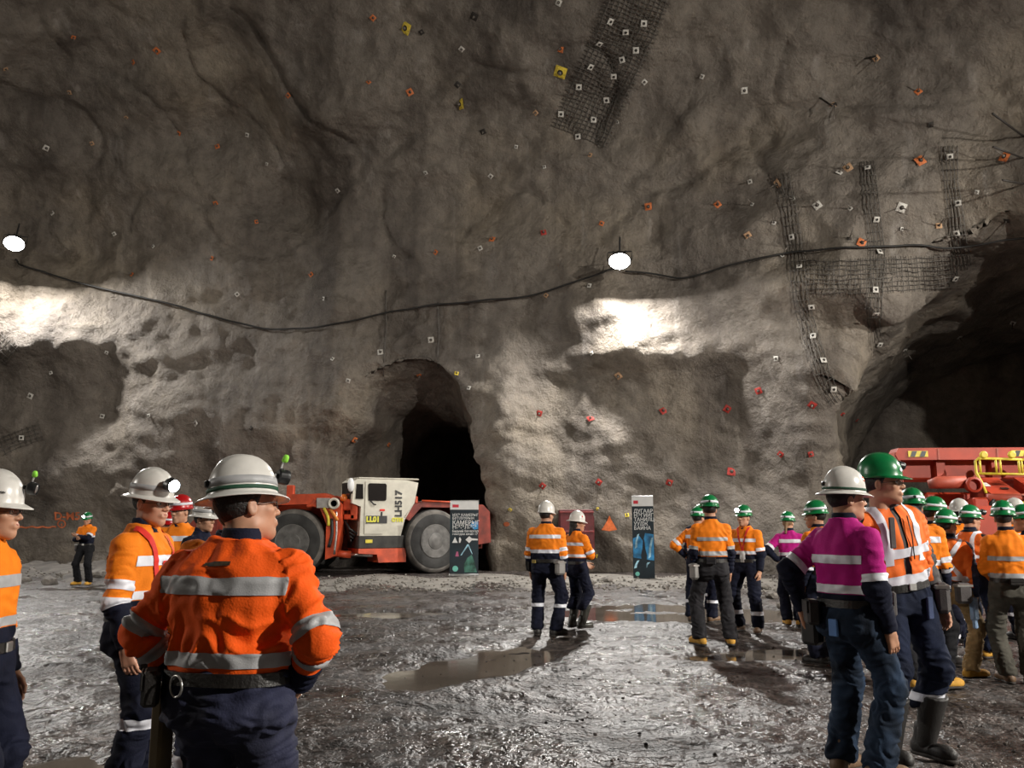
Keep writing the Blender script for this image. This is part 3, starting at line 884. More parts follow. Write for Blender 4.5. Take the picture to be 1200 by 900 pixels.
def helmet(parent, M4, color, cap=False, slim=None, band=True, lamp=None, plug=False, strap=None, clip=True, sticker=None, bandmat=None):
    hm = {'white': M_HWHITE, 'green': M_HGREEN, 'red': M_HRED}[color]
    e = bpy.data.objects.new('helmet', shell_mesh(hm)); COL.objects.link(e); e.parent = parent; e.matrix_local = M4
    e['label'] = f'{color} hard hat'
    link('brim', brim_mesh(hm, cap, (color == 'green') if slim is None else slim), e)
    if band: link('reflective_band', tape_mesh(bandmat or M_BAND, .026, .058), e)
    if strap: link('headlamp_strap', tape_mesh(strap, .004, .019), e)
    if clip:
        link('cable_clip', cached('clip', lambda: MB().box((0, 0, 0), (.026, .016, .03), bev=.006).V and (lambda b: mesh_from('cable_clip', b.V, b.F, M_BLACK, False))(MB().box((0, 0, 0), (.026, .016, .03), bev=.006))), e, loc=(0, -.131 * HSY * .98, .04))
    if lamp:
        side = lamp[1] if isinstance(lamp, tuple) else 0.0; on = (lamp[0] if isinstance(lamp, tuple) else lamp) == 'on'
        le = MB(); le.box((0, 0.012, 0), (.022, .03, .02), bev=.004); le.lathe([(.026, .018), (.030, .024), (.032, .052), (.030, .062), (.0275, .062), (.0275, .048)], 20, R=Matrix.Rotation(-PI / 2, 3, 'X'))
        le.box((0, .034, .024), (.02, .024, .02), bev=.005)
        l = le.build('cap_lamp', M_BLACK, e, loc=(.115 * HSX * math.sin(side), .115 * HSY * math.cos(side), .078), rot=(math.radians(-8), 0, -side), smooth=False); l.scale = (1.3,) * 3 if on else (1, 1, 1)
        b = MB().lathe([(.001, .0585), (.014, .0592), (.027, .0575)], 20, R=Matrix.Rotation(-PI / 2, 3, 'X'))
        b.build('lens', M_LAMPON if on else M_STEEL, l, smooth=True)
        if plug:
            MB().tube([(0, .03, .03), (.003, .033, .055), (.010, .036, .066)], .004, 8).build('plug_stem', M_WPLAS, l, smooth=True)
            MB().lathe([(.001, -.002), (.010, 0), (.0125, .005), (.0115, .022), (.008, .03), (.001, .0305)], 14, c=(.010, .037, .062), R=Matrix.Rotation(math.radians(32), 3, 'Y')).build('foam_plug', M_PLUG, l, smooth=True)
    if sticker:
        for (kind, side, z, sz, cm) in sticker:
            a = side; rr = .122
            pos = (rr * HSX * math.sin(a) * (1 - .0 * z), rr * HSY * math.cos(a), z)
            if kind == 'disc':
                n = 20; mb = MB()
                c0 = max(0.0, z / DH) ** (1 / .85); r_ = .1245 * math.sin(math.acos(min(1, c0)))**.94 + .003
                V = []
                for q in range(n):
                    th = 2 * PI * q / n; zz = z + sz * math.sin(th); aa = a + sz * math.cos(th) / .11
                    c1 = max(0.0, zz / DH) ** (1 / .85); r1 = .1245 * math.sin(math.acos(min(1, c1)))**.94 + .0025
                    V.append((r1 * HSX * math.sin(aa), r1 * HSY * math.cos(aa), zz))
                c2 = max(0.0, z / DH) ** (1 / .85); r2 = .1245 * math.sin(math.acos(min(1, c2)))**.94 + .004
                V.append((r2 * HSX * math.sin(a), r2 * HSY * math.cos(a), z))
                mb.add(V, [(q, (q + 1) % n, n) for q in range(n)]); mb.build('sticker', cm, e)
            else:
                c1 = max(0.0, z / DH) ** (1 / .85); r1 = .1245 * math.sin(math.acos(min(1, c1)))**.94 + .004
                t = text_mesh('lettering', kind, sz, cm, e, (r1 * HSX * math.sin(a), r1 * HSY * math.cos(a), z), (math.radians(78), 0, PI - a), extrude=.0008, weight=.0008)
    return e

# ------------------------------------------------------------------ the figure
def unit(v): v = np.array(v, float); return v / max(np.linalg.norm(v), 1e-9)
def ik(a, t, L1, L2, hint):
    a, t = np.array(a, float), np.array(t, float); d = t - a; L = np.linalg.norm(d)
    L = min(L, (L1 + L2) * .999); dn = unit(d); t = a + dn * L
    x = (L1 * L1 - L2 * L2 + L * L) / (2 * L); y = math.sqrt(max(L1 * L1 - x * x, 0))
    hn = np.array(hint, float); hn = unit(hn - dn * (hn @ dn))
    return a + dn * x + hn * y, t
def rotz(a): c, s = math.cos(a), math.sin(a); return np.array([[c, -s, 0], [s, c, 0], [0, 0, 1]])
def rotx(a): c, s = math.cos(a), math.sin(a); return np.array([[1, 0, 0], [0, c, -s], [0, s, c]])
def roty(a): c, s = math.cos(a), math.sin(a); return np.array([[c, 0, s], [0, 1, 0], [-s, 0, c]])
D2R = math.radians
TORSO = {  # height over the pelvis, half width, half depth of a shirt
    't': [-.10, -.02, .08, .20, .32, .41, .47, .515, .55, .60],
    'a': [.178, .176, .168, .172, .188, .190, .160, .112, .080, .066],
    'b': [.128, .128, .122, .122, .130, .124, .104, .082, .070, .064]}

def person(label, x, y, rz, H=1.75, lod='lo', bulk=1.0, lean=(0, 0), twist=0.0, head=(0, 0, 0), arms=('hang', 'hang'), feet=((-.11, 0, 10), (.11, 0, -10)),
           shirt=None, lower=M_NAVY, hem=.13, bands=((.36, .415), (.155, .205)), arm_bands=((.74, .92), (1.02, 1.18)), arm_navy=1.0, bandm=None, collar=M_NAVY, vest=None, xstrap=False,
           pants=M_NAVY, leg_bands=None, boots=('work', M_KBOOT), hat=None, hair=('short', M_HAIR), belt=True, pouches=(), glasses=False, hands=('relax', 'relax'), skin=None, vox=None, face=False, wr=1.4, extra=None, gear=None, hs=1.0):
    bandm = bandm or M_BAND; skin = skin or M_SKIN
    k = H / 1.75 * 0.985; vox = vox or (.0085 if lod == 'hi' else .0145)
    root = empty('person', (x, y, 0), D2R(rz))
    tag(root, label, 'person')
    sole = .028
    pel = np.array([0, 0, .93 * k + sole])
    Rl = rotx(-D2R(lean[1])) @ roty(D2R(lean[0])); Rt = Rl @ rotz(D2R(twist))
    ax = Rl @ np.array([0, 0, 1.0])
    def T(u, v, t): return pel + Rl @ np.array([0, 0, t * k]) + (rotz(D2R(twist * min(1, max(0, t / .5)))) if twist else np.eye(3)) @ (Rl @ np.array([u * k, v * k, 0]))
    tw = D2R(twist)
    def tcoord(P):
        q = (P - pel) @ Rl / k
        t = q[..., 2]
        if twist:
            a = -tw * np.clip(t / .5, 0, 1); c, s = np.cos(a), np.sin(a)
            q = np.stack([q[..., 0] * c - q[..., 1] * s, q[..., 0] * s + q[..., 1] * c, t], -1)
        return q
    def torso_sdf(P, grow, t0=-.1, t1=.6):
        q = tcoord(P); t = q[..., 2]
        a = np.interp(t, TORSO['t'], TORSO['a']) * bulk + grow; b = np.interp(t, TORSO['t'], TORSO['b']) * (bulk * 1.1 - .1) + grow
        yo = q[..., 1] + .012 - .03 * np.clip((t - .1) / .4, 0, 1) * 0
        e = 2.35; r = (np.abs(q[..., 0] / a)**e + np.abs(yo / b)**e)**(1 / e)
        d = (r - 1) * np.minimum(a, b) * .9
        return np.maximum(d, np.maximum(t0 - t, t - t1)) * k
    # joints
    sh = {}; el = {}; wrs = {}
    for i, sgn in enumerate((-1, 1)):          # index 0 is the left arm (-x), 1 the right (+x)
        S = T(sgn * .180 * bulk**.7, -.008, .440)
        pose = arms[i]; Rr = Rt
        def L(out, fwd, up): return Rr @ np.array([sgn * out, fwd, up]) * k
        if pose == 'hang': tgt, hint = S + L(.045, .07, -.53), L(.35, -1, 0)
        elif pose == 'hang_out': tgt, hint = S + L(.13, .05, -.51), L(.5, -1, 0)
        elif pose == 'hip': tgt, hint = pel + Rl @ np.array([sgn * .205 * bulk, -.03, .07]) * k, L(1, -.45, .0)
        elif pose == 'hip_back': tgt, hint = pel + Rl @ np.array([sgn * .185 * bulk, .06, .02]) * k, L(1, -.75, .0)
        elif pose == 'front': tgt, hint = pel + Rl @ np.array([sgn * .045, .30, .20]) * k, L(.7, -.5, -.6)
        elif pose == 'low_front': tgt, hint = pel + Rl @ np.array([sgn * .06, .26, .03]) * k, L(.8, -.6, -.3)
        elif pose == 'carry': tgt, hint = S + L(.06, .10, -.52), L(.35, -1, 0)
        elif pose == 'fold': tgt, hint = pel + Rl @ np.array([-sgn * .09, .25, .27]) * k, L(.7, .2, -.7)
        elif pose == 'back': tgt, hint = pel + Rl @ np.array([sgn * .02, -.19, .02]) * k, L(1, -.6, 0)
        else: tgt, hint = S + L(*pose[0]), L(*pose[1])
        sh[i] = S; el[i], wrs[i] = ik(S, tgt, .29 * k, .255 * k, hint)
    hipj = {}; kn = {}; an = {}
    for i, sgn in enumerate((-1, 1)):
        hj = pel + np.array([sgn * .092 * k, 0, -.03 * k]); fx, fy, fyaw = feet[i]
        A = np.array([fx * k, fy * k, .095 * k + sole]); f = rotz(D2R(fyaw)) @ np.array([0, 1, 0])
        kn[i], an[i] = ik(hj, A, .415 * k, .43 * k, f + np.array([sgn * .12, 0, 0])); an[i] = A; hipj[i] = hj
    neck = T(0, .005, .55); hc = T(0, .03, .675)
    hk = k * hs; Rh = rotz(D2R(head[0])) @ rotx(D2R(head[1])) @ roty(D2R(head[2]))
    # body: continuous skin surface, with head and hands of finer mesh
    allp = np.array(list(sh.values()) + list(el.values()) + list(wrs.values()) + list(kn.values()) + list(an.values()) + [pel, neck])
    f = Field(allp.min(0) - .2, allp.max(0) + .12, .02)
    f.add(lambda P: torso_sdf(P, -.035, -.1, .56), T(-.24, -.2, -.12), T(.24, .2, .58), .03)
    f.capsule(T(0, .0, .5), hc + np.array([0, -.02, -.03]), .055 * k, .05 * k, .03)
    for i in (0, 1):
        f.capsule(sh[i], el[i], .05 * k, .04 * k, .03); f.capsule(el[i], wrs[i], .04 * k, .026 * k, .02)
        f.capsule(hipj[i], kn[i], .08 * k, .052 * k, .03); f.capsule(kn[i], an[i], .052 * k, .035 * k, .02)
    BV, BF = f.mesh(); parts = [(BV, BF)]
    HV, HF = HEAD[lod]; parts.append((hc + (HV * hk) @ Rh.T, HF))
    for i, sgn in enumerate((-1, 1)):
        V, F = HAND[(lod, hands[i])]; d = unit(wrs[i] - el[i])
        ref = Rt @ np.array([0, 1.0, 0]) * .8 + np.array([0, 0, 1.0]) * .75
        yv = unit(ref - d * (ref @ d)); zv = -d; xv = np.cross(yv, zv)
        if sgn < 0: V = V * np.array([-1, 1, 1]); F = F[:, ::-1]
        R = np.stack([xv, yv, zv], 1)
        parts.append((wrs[i] + (V * k * 1.03) @ R.T, F))
    VV = []; FF = []; o = 0
    for V, F in parts: VV.append(V); FF.append(F + o); o += len(V)
    body = link('body', mesh_from('body', np.concatenate(VV), np.concatenate(FF), skin), root)
    M4h = Matrix([[*(Rh[r] * hk), hc[r]] for r in range(3)] + [[0, 0, 0, 1]])
    def head_child(name, me, loc=(0, 0, 0), par=root):
        ob = bpy.data.objects.new(name, me); COL.objects.link(ob); ob.parent = par; ob.matrix_local = M4h @ Matrix.Translation(loc); return ob
    if hair: head_child('hair', hair_mesh(*hair))
    if face:
        def eyeball():
            mb = MB(); mb.lathe([(.0005, .0125), (.005, .0115), (.0055, .0112)], 14, R=Matrix.Rotation(-PI / 2, 3, 'X'), mi=1)
            mb.lathe([(.0055, .0112), (.0085, .0092), (.0115, .005), (.0125, 0), (.0115, -.005), (.001, -.0125)], 14, R=Matrix.Rotation(-PI / 2, 3, 'X'))
            return mesh_from('eye', mb.V, mb.F, [M_EYEW, M_IRIS], True, mb.M)
        for sx in (-1, 1):
            head_child('eye', cached('eye', eyeball), (sx * .031, .081, .006))
            head_child('eyebrow', cached(('brow', sx), lambda: (lambda b: mesh_from('eyebrow', b.V, b.F, M_HAIR))(MB().tube([(-.017 * sx, .004, 0), (0, .006, .003), (.018 * sx, -.006, -.001)], [.0022, .0035, .002], 6))), (sx * .033, .090, .028))
        head_child('lips', cached('lips', lambda: (lambda b: mesh_from('lips', b.V, b.F, M_LIP))(MB().tube([(-.023, -.008, 0), (-.01, .0015, .0025), (0, .003, .001), (.01, .0015, .0025), (.023, -.008, 0)], [.0012, .0042, .0045, .0042, .0012], 6).tube([(-.021, -.008, -.002), (0, .002, -.0085), (.021, -.008, -.002)], [.0012, .0052, .0012], 6))), (0, .1015, -.058))
    if glasses:
        def gl():
            mb = MB(); n = 14
            for sx in (-1, 1):
                P = []
                for q in range(n):
                    th = 2 * PI * q / n; xx = sx * .034 + .027 * math.cos(th); zz = .004 + .018 * math.sin(th)
                    P.append((xx, .113 - 5.5 * (xx * xx), zz))
                mb.add(P, [tuple(range(n))], 0)
                mb.tube(P, .0011, 5, mi=1, closed=True)
                mb.tube([(sx * .06, .095, .008), (sx * .079, .06, .008), (sx * .082, -.01, .006)], .0018, 5, mi=1)
            mb.tube([(-.008, .113, .01), (.008, .113, .01)], .0015, 5, mi=1)
            return mesh_from('safety_glasses', mb.V, mb.F, [GLASS, M_GREYS], True, mb.M)
        head_child('safety_glasses', cached('glasses', gl))
    if hat:
        helmet(root, M4h @ Matrix.Translation((0, -.012, .060)) @ Matrix.Rotation(D2R(-5), 4, 'X') @ Matrix.Diagonal((1, 1, .86 if hat['color'] != 'white' else .95, 1)), **hat)
    # ---- trousers
    top = .075
    f = Field(np.minimum(np.array([-.3, -.3, 0]), allp.min(0) * 0 + np.array([an[0][0], min(an[0][1], an[1][1]), 0]) - .14), np.array([max(.3, an[1][0] + .14), max(.3, max(an[0][1], an[1][1], kn[0][1], kn[1][1]) + .14), pel[2] + .2]), vox)
    f.add(lambda P: torso_sdf(P, .002, -.1, top + .2), T(-.24, -.2, -.12), T(.24, .2, .25), .03)
    f.ell(pel + np.array([-.07 * k, -.045 * k, -.06 * k]), (.105 * k, .105 * k, .12 * k), .05); f.ell(pel + np.array([.07 * k, -.045 * k, -.06 * k]), (.105 * k, .105 * k, .12 * k), .05)
    gum = boots[0] == 'rubber'
    for i in (0, 1):
        f.capsule(hipj[i] + np.array([0, 0, .02]), kn[i], .102 * k * bulk, .079 * k, .045)
        f.capsule(kn[i], an[i] + np.array([0, -.008, -.01 if not gum else .18]), .080 * k, .078 * k, .03)
    f.clip(pel + ax * top * k, ax); f.clip((0, 0, .062 * k + sole if not gum else .30 * k), (0, 0, -1))
    V, F = f.mesh(); N = vnormals(V, F)
    dl = [np.minimum(sd_capsule(V, hipj[i], kn[i], .1 * k, .08 * k), sd_capsule(V, kn[i], an[i], .08 * k, .07 * k)) for i in (0, 1)]
    hz = V[:, 2] / k
    low = sstep(.42, .12, hz); kneeb = np.exp(-((hz - .50) / .12)**2)
    Q = V * np.array([7, 7, 17]) / k + np.array([x * 3.1, y * 2.7, 0])
    w = (.5 - np.abs(perlin(Q + 1.5 * perlin(V * 6 + x)[:, None]))) * (.012 + .016 * low + .010 * kneeb) + .007 * perlin(V * np.array([14, 14, 5]) + y)
    V = V + N * (w * wr)[:, None] * k; N = vnormals(V, F)
    tro = link('trousers', mesh_from('trousers', V, F, pants), root)
    if leg_bands:
        for (z0, z1) in leg_bands:
            for i in (0, 1): overlay('reflective_band', V, F, [(hz, z0, z1), (dl[1 - i] - dl[i], 0, 9)], N, .005, bandm, tro)
    # ---- boots
    bm_, sm_ = boot_mesh('work', boots[1])
    if gum:
        for i in (0, 1):
            top_ = an[i] + (kn[i] - an[i]) * .62; d_ = unit(kn[i] - an[i])
            g = Field(np.minimum(an[i], top_) - .09, np.maximum(an[i], top_) + .09, vox)
            g.capsule(an[i] - np.array([0, 0, .03]), top_ + d_ * .05, .057 * k, .088 * k, .02); g.clip(top_, d_)
            Vb, Fb = g.mesh(); link('boot_shaft', mesh_from('boot_shaft', Vb, Fb, boots[1]), root)
    for i in (0, 1):
        bo = link('boot', bm_, root, loc=(an[i][0], an[i][1] + .0, 0), rot=(0, 0, D2R(feet[i][2]))); bo.scale = (k, k, k)
        link('sole', sm_, bo)
    # ---- shirt or jacket
    lo = np.minimum(allp[:6].min(0), T(-.25, -.2, -.05)) - .1; hi = np.maximum(allp[:6].max(0), T(.25, .2, .6)) + .12
    lo[2] = max(lo[2], 0.3)
    f = Field(lo, hi, vox)
    f.add(lambda P: torso_sdf(P, .006, .045 if belt else -.02, .565), T(-.27, -.22, -.12), T(.27, .22, .6), .03)
    jr = ((.073, .062), (.062, .046))
    for i in (0, 1):
        f.capsule(sh[i], el[i], jr[0][0] * k * (bulk * .5 + .5), jr[0][1] * k, .05)
        wdir = unit(wrs[i] - el[i]); cuff = wrs[i] - wdir * .0
        ff = lambda P, a=el[i], b=cuff, d=wdir: np.maximum(sd_capsule(P, a, b, jr[1][0] * k, jr[1][1] * k), (P - b) @ d)
        f.add(ff, np.minimum(el[i], cuff) - .09, np.maximum(el[i], cuff) + .09, .028)
    V, F = f.mesh(); N = vnormals(V, F)
    tq = tcoord(V); tt = tq[:, 2]; dT = torso_sdf(V, .006, -.09, .6)
    dU = [sd_capsule(V, sh[i], el[i], jr[0][0] * k, jr[0][1] * k) for i in (0, 1)]; dF = [sd_capsule(V, el[i], wrs[i], jr[1][0] * k, jr[1][1] * k) for i in (0, 1)]
    dA = [np.minimum(dU[i], dF[i]) for i in (0, 1)]
    sa = []
    for i in (0, 1):
        u = ((V - sh[i]) @ unit(el[i] - sh[i])) / np.linalg.norm(el[i] - sh[i]); g = ((V - el[i]) @ unit(wrs[i] - el[i])) / np.linalg.norm(wrs[i] - el[i])
        sa.append(np.where(dU[i] < dF[i], np.minimum(u, 1.0 + 0 * u), 1 + np.maximum(g, 0)))
    onarm = np.minimum(dA[0], dA[1]) < dT; s_any = np.where(dA[0] < dA[1], sa[0], sa[1])
    Qa = np.stack([s_any * 5.5 + x * 7, tq[:, 0] * 5, tq[:, 1] * 5 + y], -1)
    elb = np.exp(-((s_any - 1.0) / .38)**2)
    wa = (.5 - np.abs(perlin(Qa + .9 * perlin(V * 7 + y)[:, None]))) * (.012 + .018 * elb)
    Qt = tq * np.array([6, 6, 9]) + np.array([x * 1.7, y * 1.3, 0]); Qt[:, 2] += 5.0 * np.abs(tq[:, 0])
    wt = (.5 - np.abs(perlin(Qt + 1.2 * perlin(tq * 4 + x)[:, None]))) * (.013 + .016 * sstep(.30, .06, tt)) + .006 * perlin(tq * np.array([16, 16, 6]))
    w = np.where(onarm, wa, wt * sstep(.04, .13, tt)) - .004
    V = V + N * (w * wr * k)[:, None]; N = vnormals(V, F)
    jac = link('vest_shirt' if vest else 'work_shirt', mesh_from('work_shirt', V, F, shirt), root)
    mA = np.minimum(dA[0], dA[1]) - dT
    if lower is not None and hem > 0: overlay('lower_panel', V, F, [(tt, -1, hem), (mA, 0, 9)], N, .0022, lower, jac)
    for i in (0, 1):
        arm_c = (dT - dA[i], .0, 9)
        if arm_navy is not None and lower is not None: overlay('sleeve_panel', V, F, [(sa[i], arm_navy, 9), arm_c, (dA[1 - i] - dA[i], 0, 9)], N, .0022, lower, jac)
        for (a0, a1) in (arm_bands or ()): overlay('reflective_band', V, F, [(sa[i], a0, a1), arm_c, (dA[1 - i] - dA[i], 0, 9)], N, .0045, bandm, jac)
    if vest:
        vs = overlay('vest', V, F, [(tt, vest.get('hem', .02), .535), (np.minimum(dA[0], dA[1]) - dT + .03, 0, 9), (np.abs(tq[:, 0]) - .035 * vest.get('gap', 1) * (tq[:, 1] > 0), 0 if vest.get('gap', 1) else -9, 9)], N, .010, vest['m'], root)
        for (b0, b1) in bands: overlay('reflective_band', V, F, [(tt, b0, b1), (mA, -.01, 9)], N, .0145, bandm, vs)
        if xstrap:
            for sg in (-1, 1): overlay('reflective_band', V, F, [(tq[:, 0] * sg - (tt - .30) * .62, -.026, .026), (mA, -.01, 9), (-tq[:, 1], 0.0, 9), (tt, .05, .53)], N, .0142, bandm, vs)
        else:
            for sg in (-1, 1): overlay('reflective_band', V, F, [(tq[:, 0] * sg, .085, .13), (mA, -.02, 9), (tt, .20, .54)], N, .0142, bandm, vs)
    else:
        for (b0, b1) in (bands or ()): overlay('reflective_band', V, F, [(tt, b0, b1), (mA, 0, 9)], N, .0045, bandm, jac)
    if collar is not None:
        mb = MB(); n = 28
        rows = [(.084, -.03, 0), (.078, .0, .0), (.075, .035, 0), (.072, .045, 0), (.066, .04, 0), (.066, -.02, 0)]
        VV = []
        for (r, z, _) in rows:
            for q in range(n):
                a = 2 * PI * q / n; fr = max(0, math.sin(a))
                VV.append(T(r * math.cos(a) * 1.0, r * math.sin(a) * .95 - .002, .555 + z * (1 - .75 * fr**2) - .03 * fr))
        FFF = [(i * n + q, i * n + (q + 1) % n, (i + 1) * n + (q + 1) % n, (i + 1) * n + q) for i in range(len(rows) - 1) for q in range(n)]
        link('collar', mesh_from('collar', VV, FFF, collar), jac)
    # ---- belt with what hangs on it
    if belt:
        def ring(t, g):
            a = np.interp(t, TORSO['t'], TORSO['a']) * bulk + g; b = np.interp(t, TORSO['t'], TORSO['b']) * (bulk * 1.1 - .1) + g
            return a, b
        def bp(th, t, g):
            a, b = ring(t, g); e = 2 / 2.35; c, s = math.cos(th), math.sin(th)
            return T(a * np.sign(c) * abs(c)**e, b * np.sign(s) * abs(s)**e - .012, t)
        n = 44; VV = []; rows = [(.036, .008), (.036, .020), (.082, .020), (.082, .008)]
        for (t, g) in rows: VV += [bp(2 * PI * q / n, t, g) for q in range(n)]
        FFF = [(i * n + q, i * n + (q + 1) % n, ((i + 1) % 4) * n + (q + 1) % n, ((i + 1) % 4) * n + q) for i in range(4) for q in range(n)]
        be = link('belt', mesh_from('belt', VV, FFF, M_LEATHER, smooth=False), root)
        bu = MB(); bu.box(bp(PI / 2, .059, .024), (.055, .012, .045), bev=.004); bu.build('buckle', M_STEEL, be)
        for (nm, deg, size, m_, drop) in pouches:
            th = D2R(deg); c = bp(th, .05 - drop, .022 + size[1] / 2); out = bp(th, .05, .1) - bp(th, .05, 0); a = math.atan2(out[1], out[0]) - PI / 2
            R = Matrix.Rotation(a, 3, 'Z')
            if nm in ('rescuer', 'canister'):
                mb = MB(); mb.box(c, size, R=R, bev=min(size) * .28)
                p = mb.build(nm if nm == 'canister' else 'self_rescuer', m_, be, smooth=False)
                MB().box(c + np.array([0, 0, size[2] * .36]), (size[0] * 1.04, size[1] * 1.06, size[2] * .14), R=R, bev=.006).build('lid_band', M_STEEL, p)
            elif nm == 'ring':
                rr = size[0]; Rr = R @ Matrix.Rotation(PI / 2, 3, 'X')
                MB().tube([Vector(c) + Rr @ Vector((rr * math.cos(2 * PI * q / 20), rr * math.sin(2 * PI * q / 20), 0)) for q in range(20)], .004, 6, closed=True).build('steel_ring', m_, be, smooth=True)
            elif nm == 'glove':
                mb = MB(); mb.box(c, size, R=R, bev=.012); mb.box(Vector(c) + R @ Vector((size[0] * .2, .01, -size[2] * .6)), (size[0] * .5, size[1] * .8, size[2] * .5), R=R, bev=.01)
                mb.build('glove', m_, be)
            else:
                mb = MB(); mb.box(c, size, R=R, bev=min(size) * .2)
                p = mb.build(nm, m_, be)
                if nm == 'pouch': MB().box(Vector(c) + R @ Vector((0, size[1] * .5, size[2] * .22)), (size[0] * .92, .008, size[2] * .5), R=R, bev=.003).build('flap', m_, p)
    if gear: gear(root, dict(T=T, k=k, sh=sh, el=el, wr=wrs, pel=pel, hc=hc, neck=neck, V=V, F=F, N=N, tq=tq, tt=tt, mA=mA, jac=jac, body=body, M4h=M4h))
    return root, dict(wr=wrs, el=el, an=an)

# ================================================================== the people in the picture
def hat(color, **k): return dict(color=color, **k)
SCSR = ('rescuer', 200, (.13, .085, .19), M_GREYS, .07)
def xy(px, depth): return ((px - 600) / FPX * depth * CP, depth)
def facing(x, y, rz): return rz

LB = ((.30, .345),)
# 1 man in the foreground with his back turned, hands on his hips
def tag_patch(root, d):
    T = d['T']; overlay('back_emblem', d['V'], d['F'], [(d['tt'], .455, .47), (np.abs(d['tq'][:, 0]), -1, .055), (-d['tq'][:, 1], 0.02, 9), (d['mA'], 0, 9)], d['N'], .0035, mat('dark_emblem', (.05, .03, .01), var=.6, vscale=60), d['jac'])
X, Y_ = xy(281, 3.2)
person('man in red-orange shirt with his back turned, hands on hips, nearest the viewer', X, Y_, -14, H=1.69, lod='hi', bulk=1.33, vox=.0075, hs=1.04, head=(-38, 6, -9), twist=2, lean=(0, 2),
       arms=('hip_back', 'hip_back'), shirt=M_RED_OR, bandm=M_BANDD, hem=.058, bands=((.355, .418), (.10, .152)), arm_bands=((.78, .98), (1.22, 1.42)), arm_navy=1.52,
       pants=mat('navy_trouser_cloth', (.010, .012, .036), rough=.85, var=.3, bump=.25, bscale=120), leg_bands=LB, hat=hat('white', lamp='off', plug=True, strap=M_DGREEN, bandmat=M_BANDD), pouches=(('pouch', 212, (.13, .06, .12), M_LEATHER, .03), ('ring', 250, (.035, .01, .05), M_STEEL, .015), ('holster', 178, (.08, .05, .36), mat('worn_brown_canvas', (.09, .065, .03), rough=.8, var=.4, vscale=5), .22)), glasses=True, gear=tag_patch, wr=2.1)
# 2 man in profile with lit cap lamp and red strap
def red_strap(root, d):
    overlay('red_strap', d['V'], d['F'], [(d['tq'][:, 0] - .085 + (d['tt'] - .3) * -.12, -.018, .018), (d['tq'][:, 1], 0.0, 9), (d['mA'], -.01, 9), (d['tt'], .2, .56)], d['N'], .009, M_REDS, d['jac'])
    overlay('red_strap', d['V'], d['F'], [(d['tq'][:, 0] + .085 - (d['tt'] - .3) * -.12, -.018, .018), (d['tq'][:, 1], 0.0, 9), (d['mA'], -.01, 9), (d['tt'], .2, .56)], d['N'], .009, M_REDS, d['jac'])
    overlay('name_strip', d['V'], d['F'], [(d['tt'], .33, .36), (np.abs(d['tq'][:, 0] + .02), -1, .06), (d['tq'][:, 1], 0.02, 9), (d['mA'], -.01, 9)], d['N'], .011, M_REDS, d['jac'])
X, Y_ = xy(171, 4.9)
person('man in orange shirt with red neck strap and lit cap lamp, looking right', X, Y_, -96, H=1.75, lod='hi', bulk=1.06, head=(-16, -2, 0), arms=('hang', 'hang'), shirt=M_ORANGE, face=True, glasses=True,
       hem=.15, bands=((.335, .39), (.155, .20)), arm_bands=((.62, .80), (.95, 1.12)), arm_navy=1.12, leg_bands=((.44, .50),), pants=M_NAVY, hat=hat('white', lamp=('on', .22), bandmat=M_BANDD),
       pouches=(SCSR,), gear=red_strap, skin=mat('skin_tanned', (.52, .27, .18), rough=.45, var=.08, vscale=14))
# 3 man cut by the left edge
X, Y_ = xy(-14, 3.9)
person('man in orange shirt cut off by the left edge, white helmet with stickers', X, Y_, -84, H=1.68, lod='hi', bulk=1.08, head=(-2, 2, 0), arms=('hang', (( .10, .02, -.50), (.8, -1, 0))), shirt=M_ORANGE, face=True, glasses=True, bandm=M_BANDD,
       hem=.15, bands=((.335, .39), (.155, .20)), arm_bands=((.66, .86), (1.20, 1.42)), arm_navy=1.42, pants=M_NAVY, leg_bands=LB, hat=hat('white', lamp=('off', -.15), plug=True, band=False, sticker=[('MACMAHON', 1.15, .045, .0135, M_BLACK)]), hands=('relax', 'grip'), pouches=(SCSR,))
# 4 man hidden behind the foreground man
X, Y_ = xy(248, 4.0)
person('man in bright orange shirt standing hidden behind the nearest man', X, Y_, -25, H=1.68, lod='hi', bulk=1.16, lean=(13, 0), head=(0, 0, 0), arms=('hang_out', 'hang'), shirt=M_ORANGE, hem=.1, pants=mat('blue_trouser_cloth', (.016, .022, .07), rough=.85, var=.3, bump=.25, bscale=120), leg_bands=((.44, .49), (.30, .35)), hat=hat('white'), pouches=(('card', 180, (.06, .02, .15), M_WPLAS, .02), ('pouch', 205, (.10, .06, .16), M_BLACK, .08)))
# 5-7 heads between them, further back
X, Y_ = xy(211, 9.6); person('person in red helmet among the group behind the nearest men', X, Y_, 190, H=1.77, face=True, head=(-30, 0, 0), shirt=M_ORANGE, pants=M_NAVY, hat=hat('red', lamp='off'), leg_bands=LB)
X, Y_ = xy(197, 10.8); person('person with dark red helmet half hidden behind the man with the red strap', X, Y_, 205, H=1.60, face=True, head=(20, 0, 0), shirt=M_ORANGE, pants=M_NAVY, hat=hat('red'), leg_bands=LB)
X, Y_ = xy(237, 8.7); person('person in white helmet looking right, behind the nearest man', X, Y_, -110, H=1.67, face=True, shirt=M_NAVY, lower=M_NAVY, pants=M_NAVY, hat=hat('white', lamp='on', bandmat=M_BANDD), leg_bands=LB)
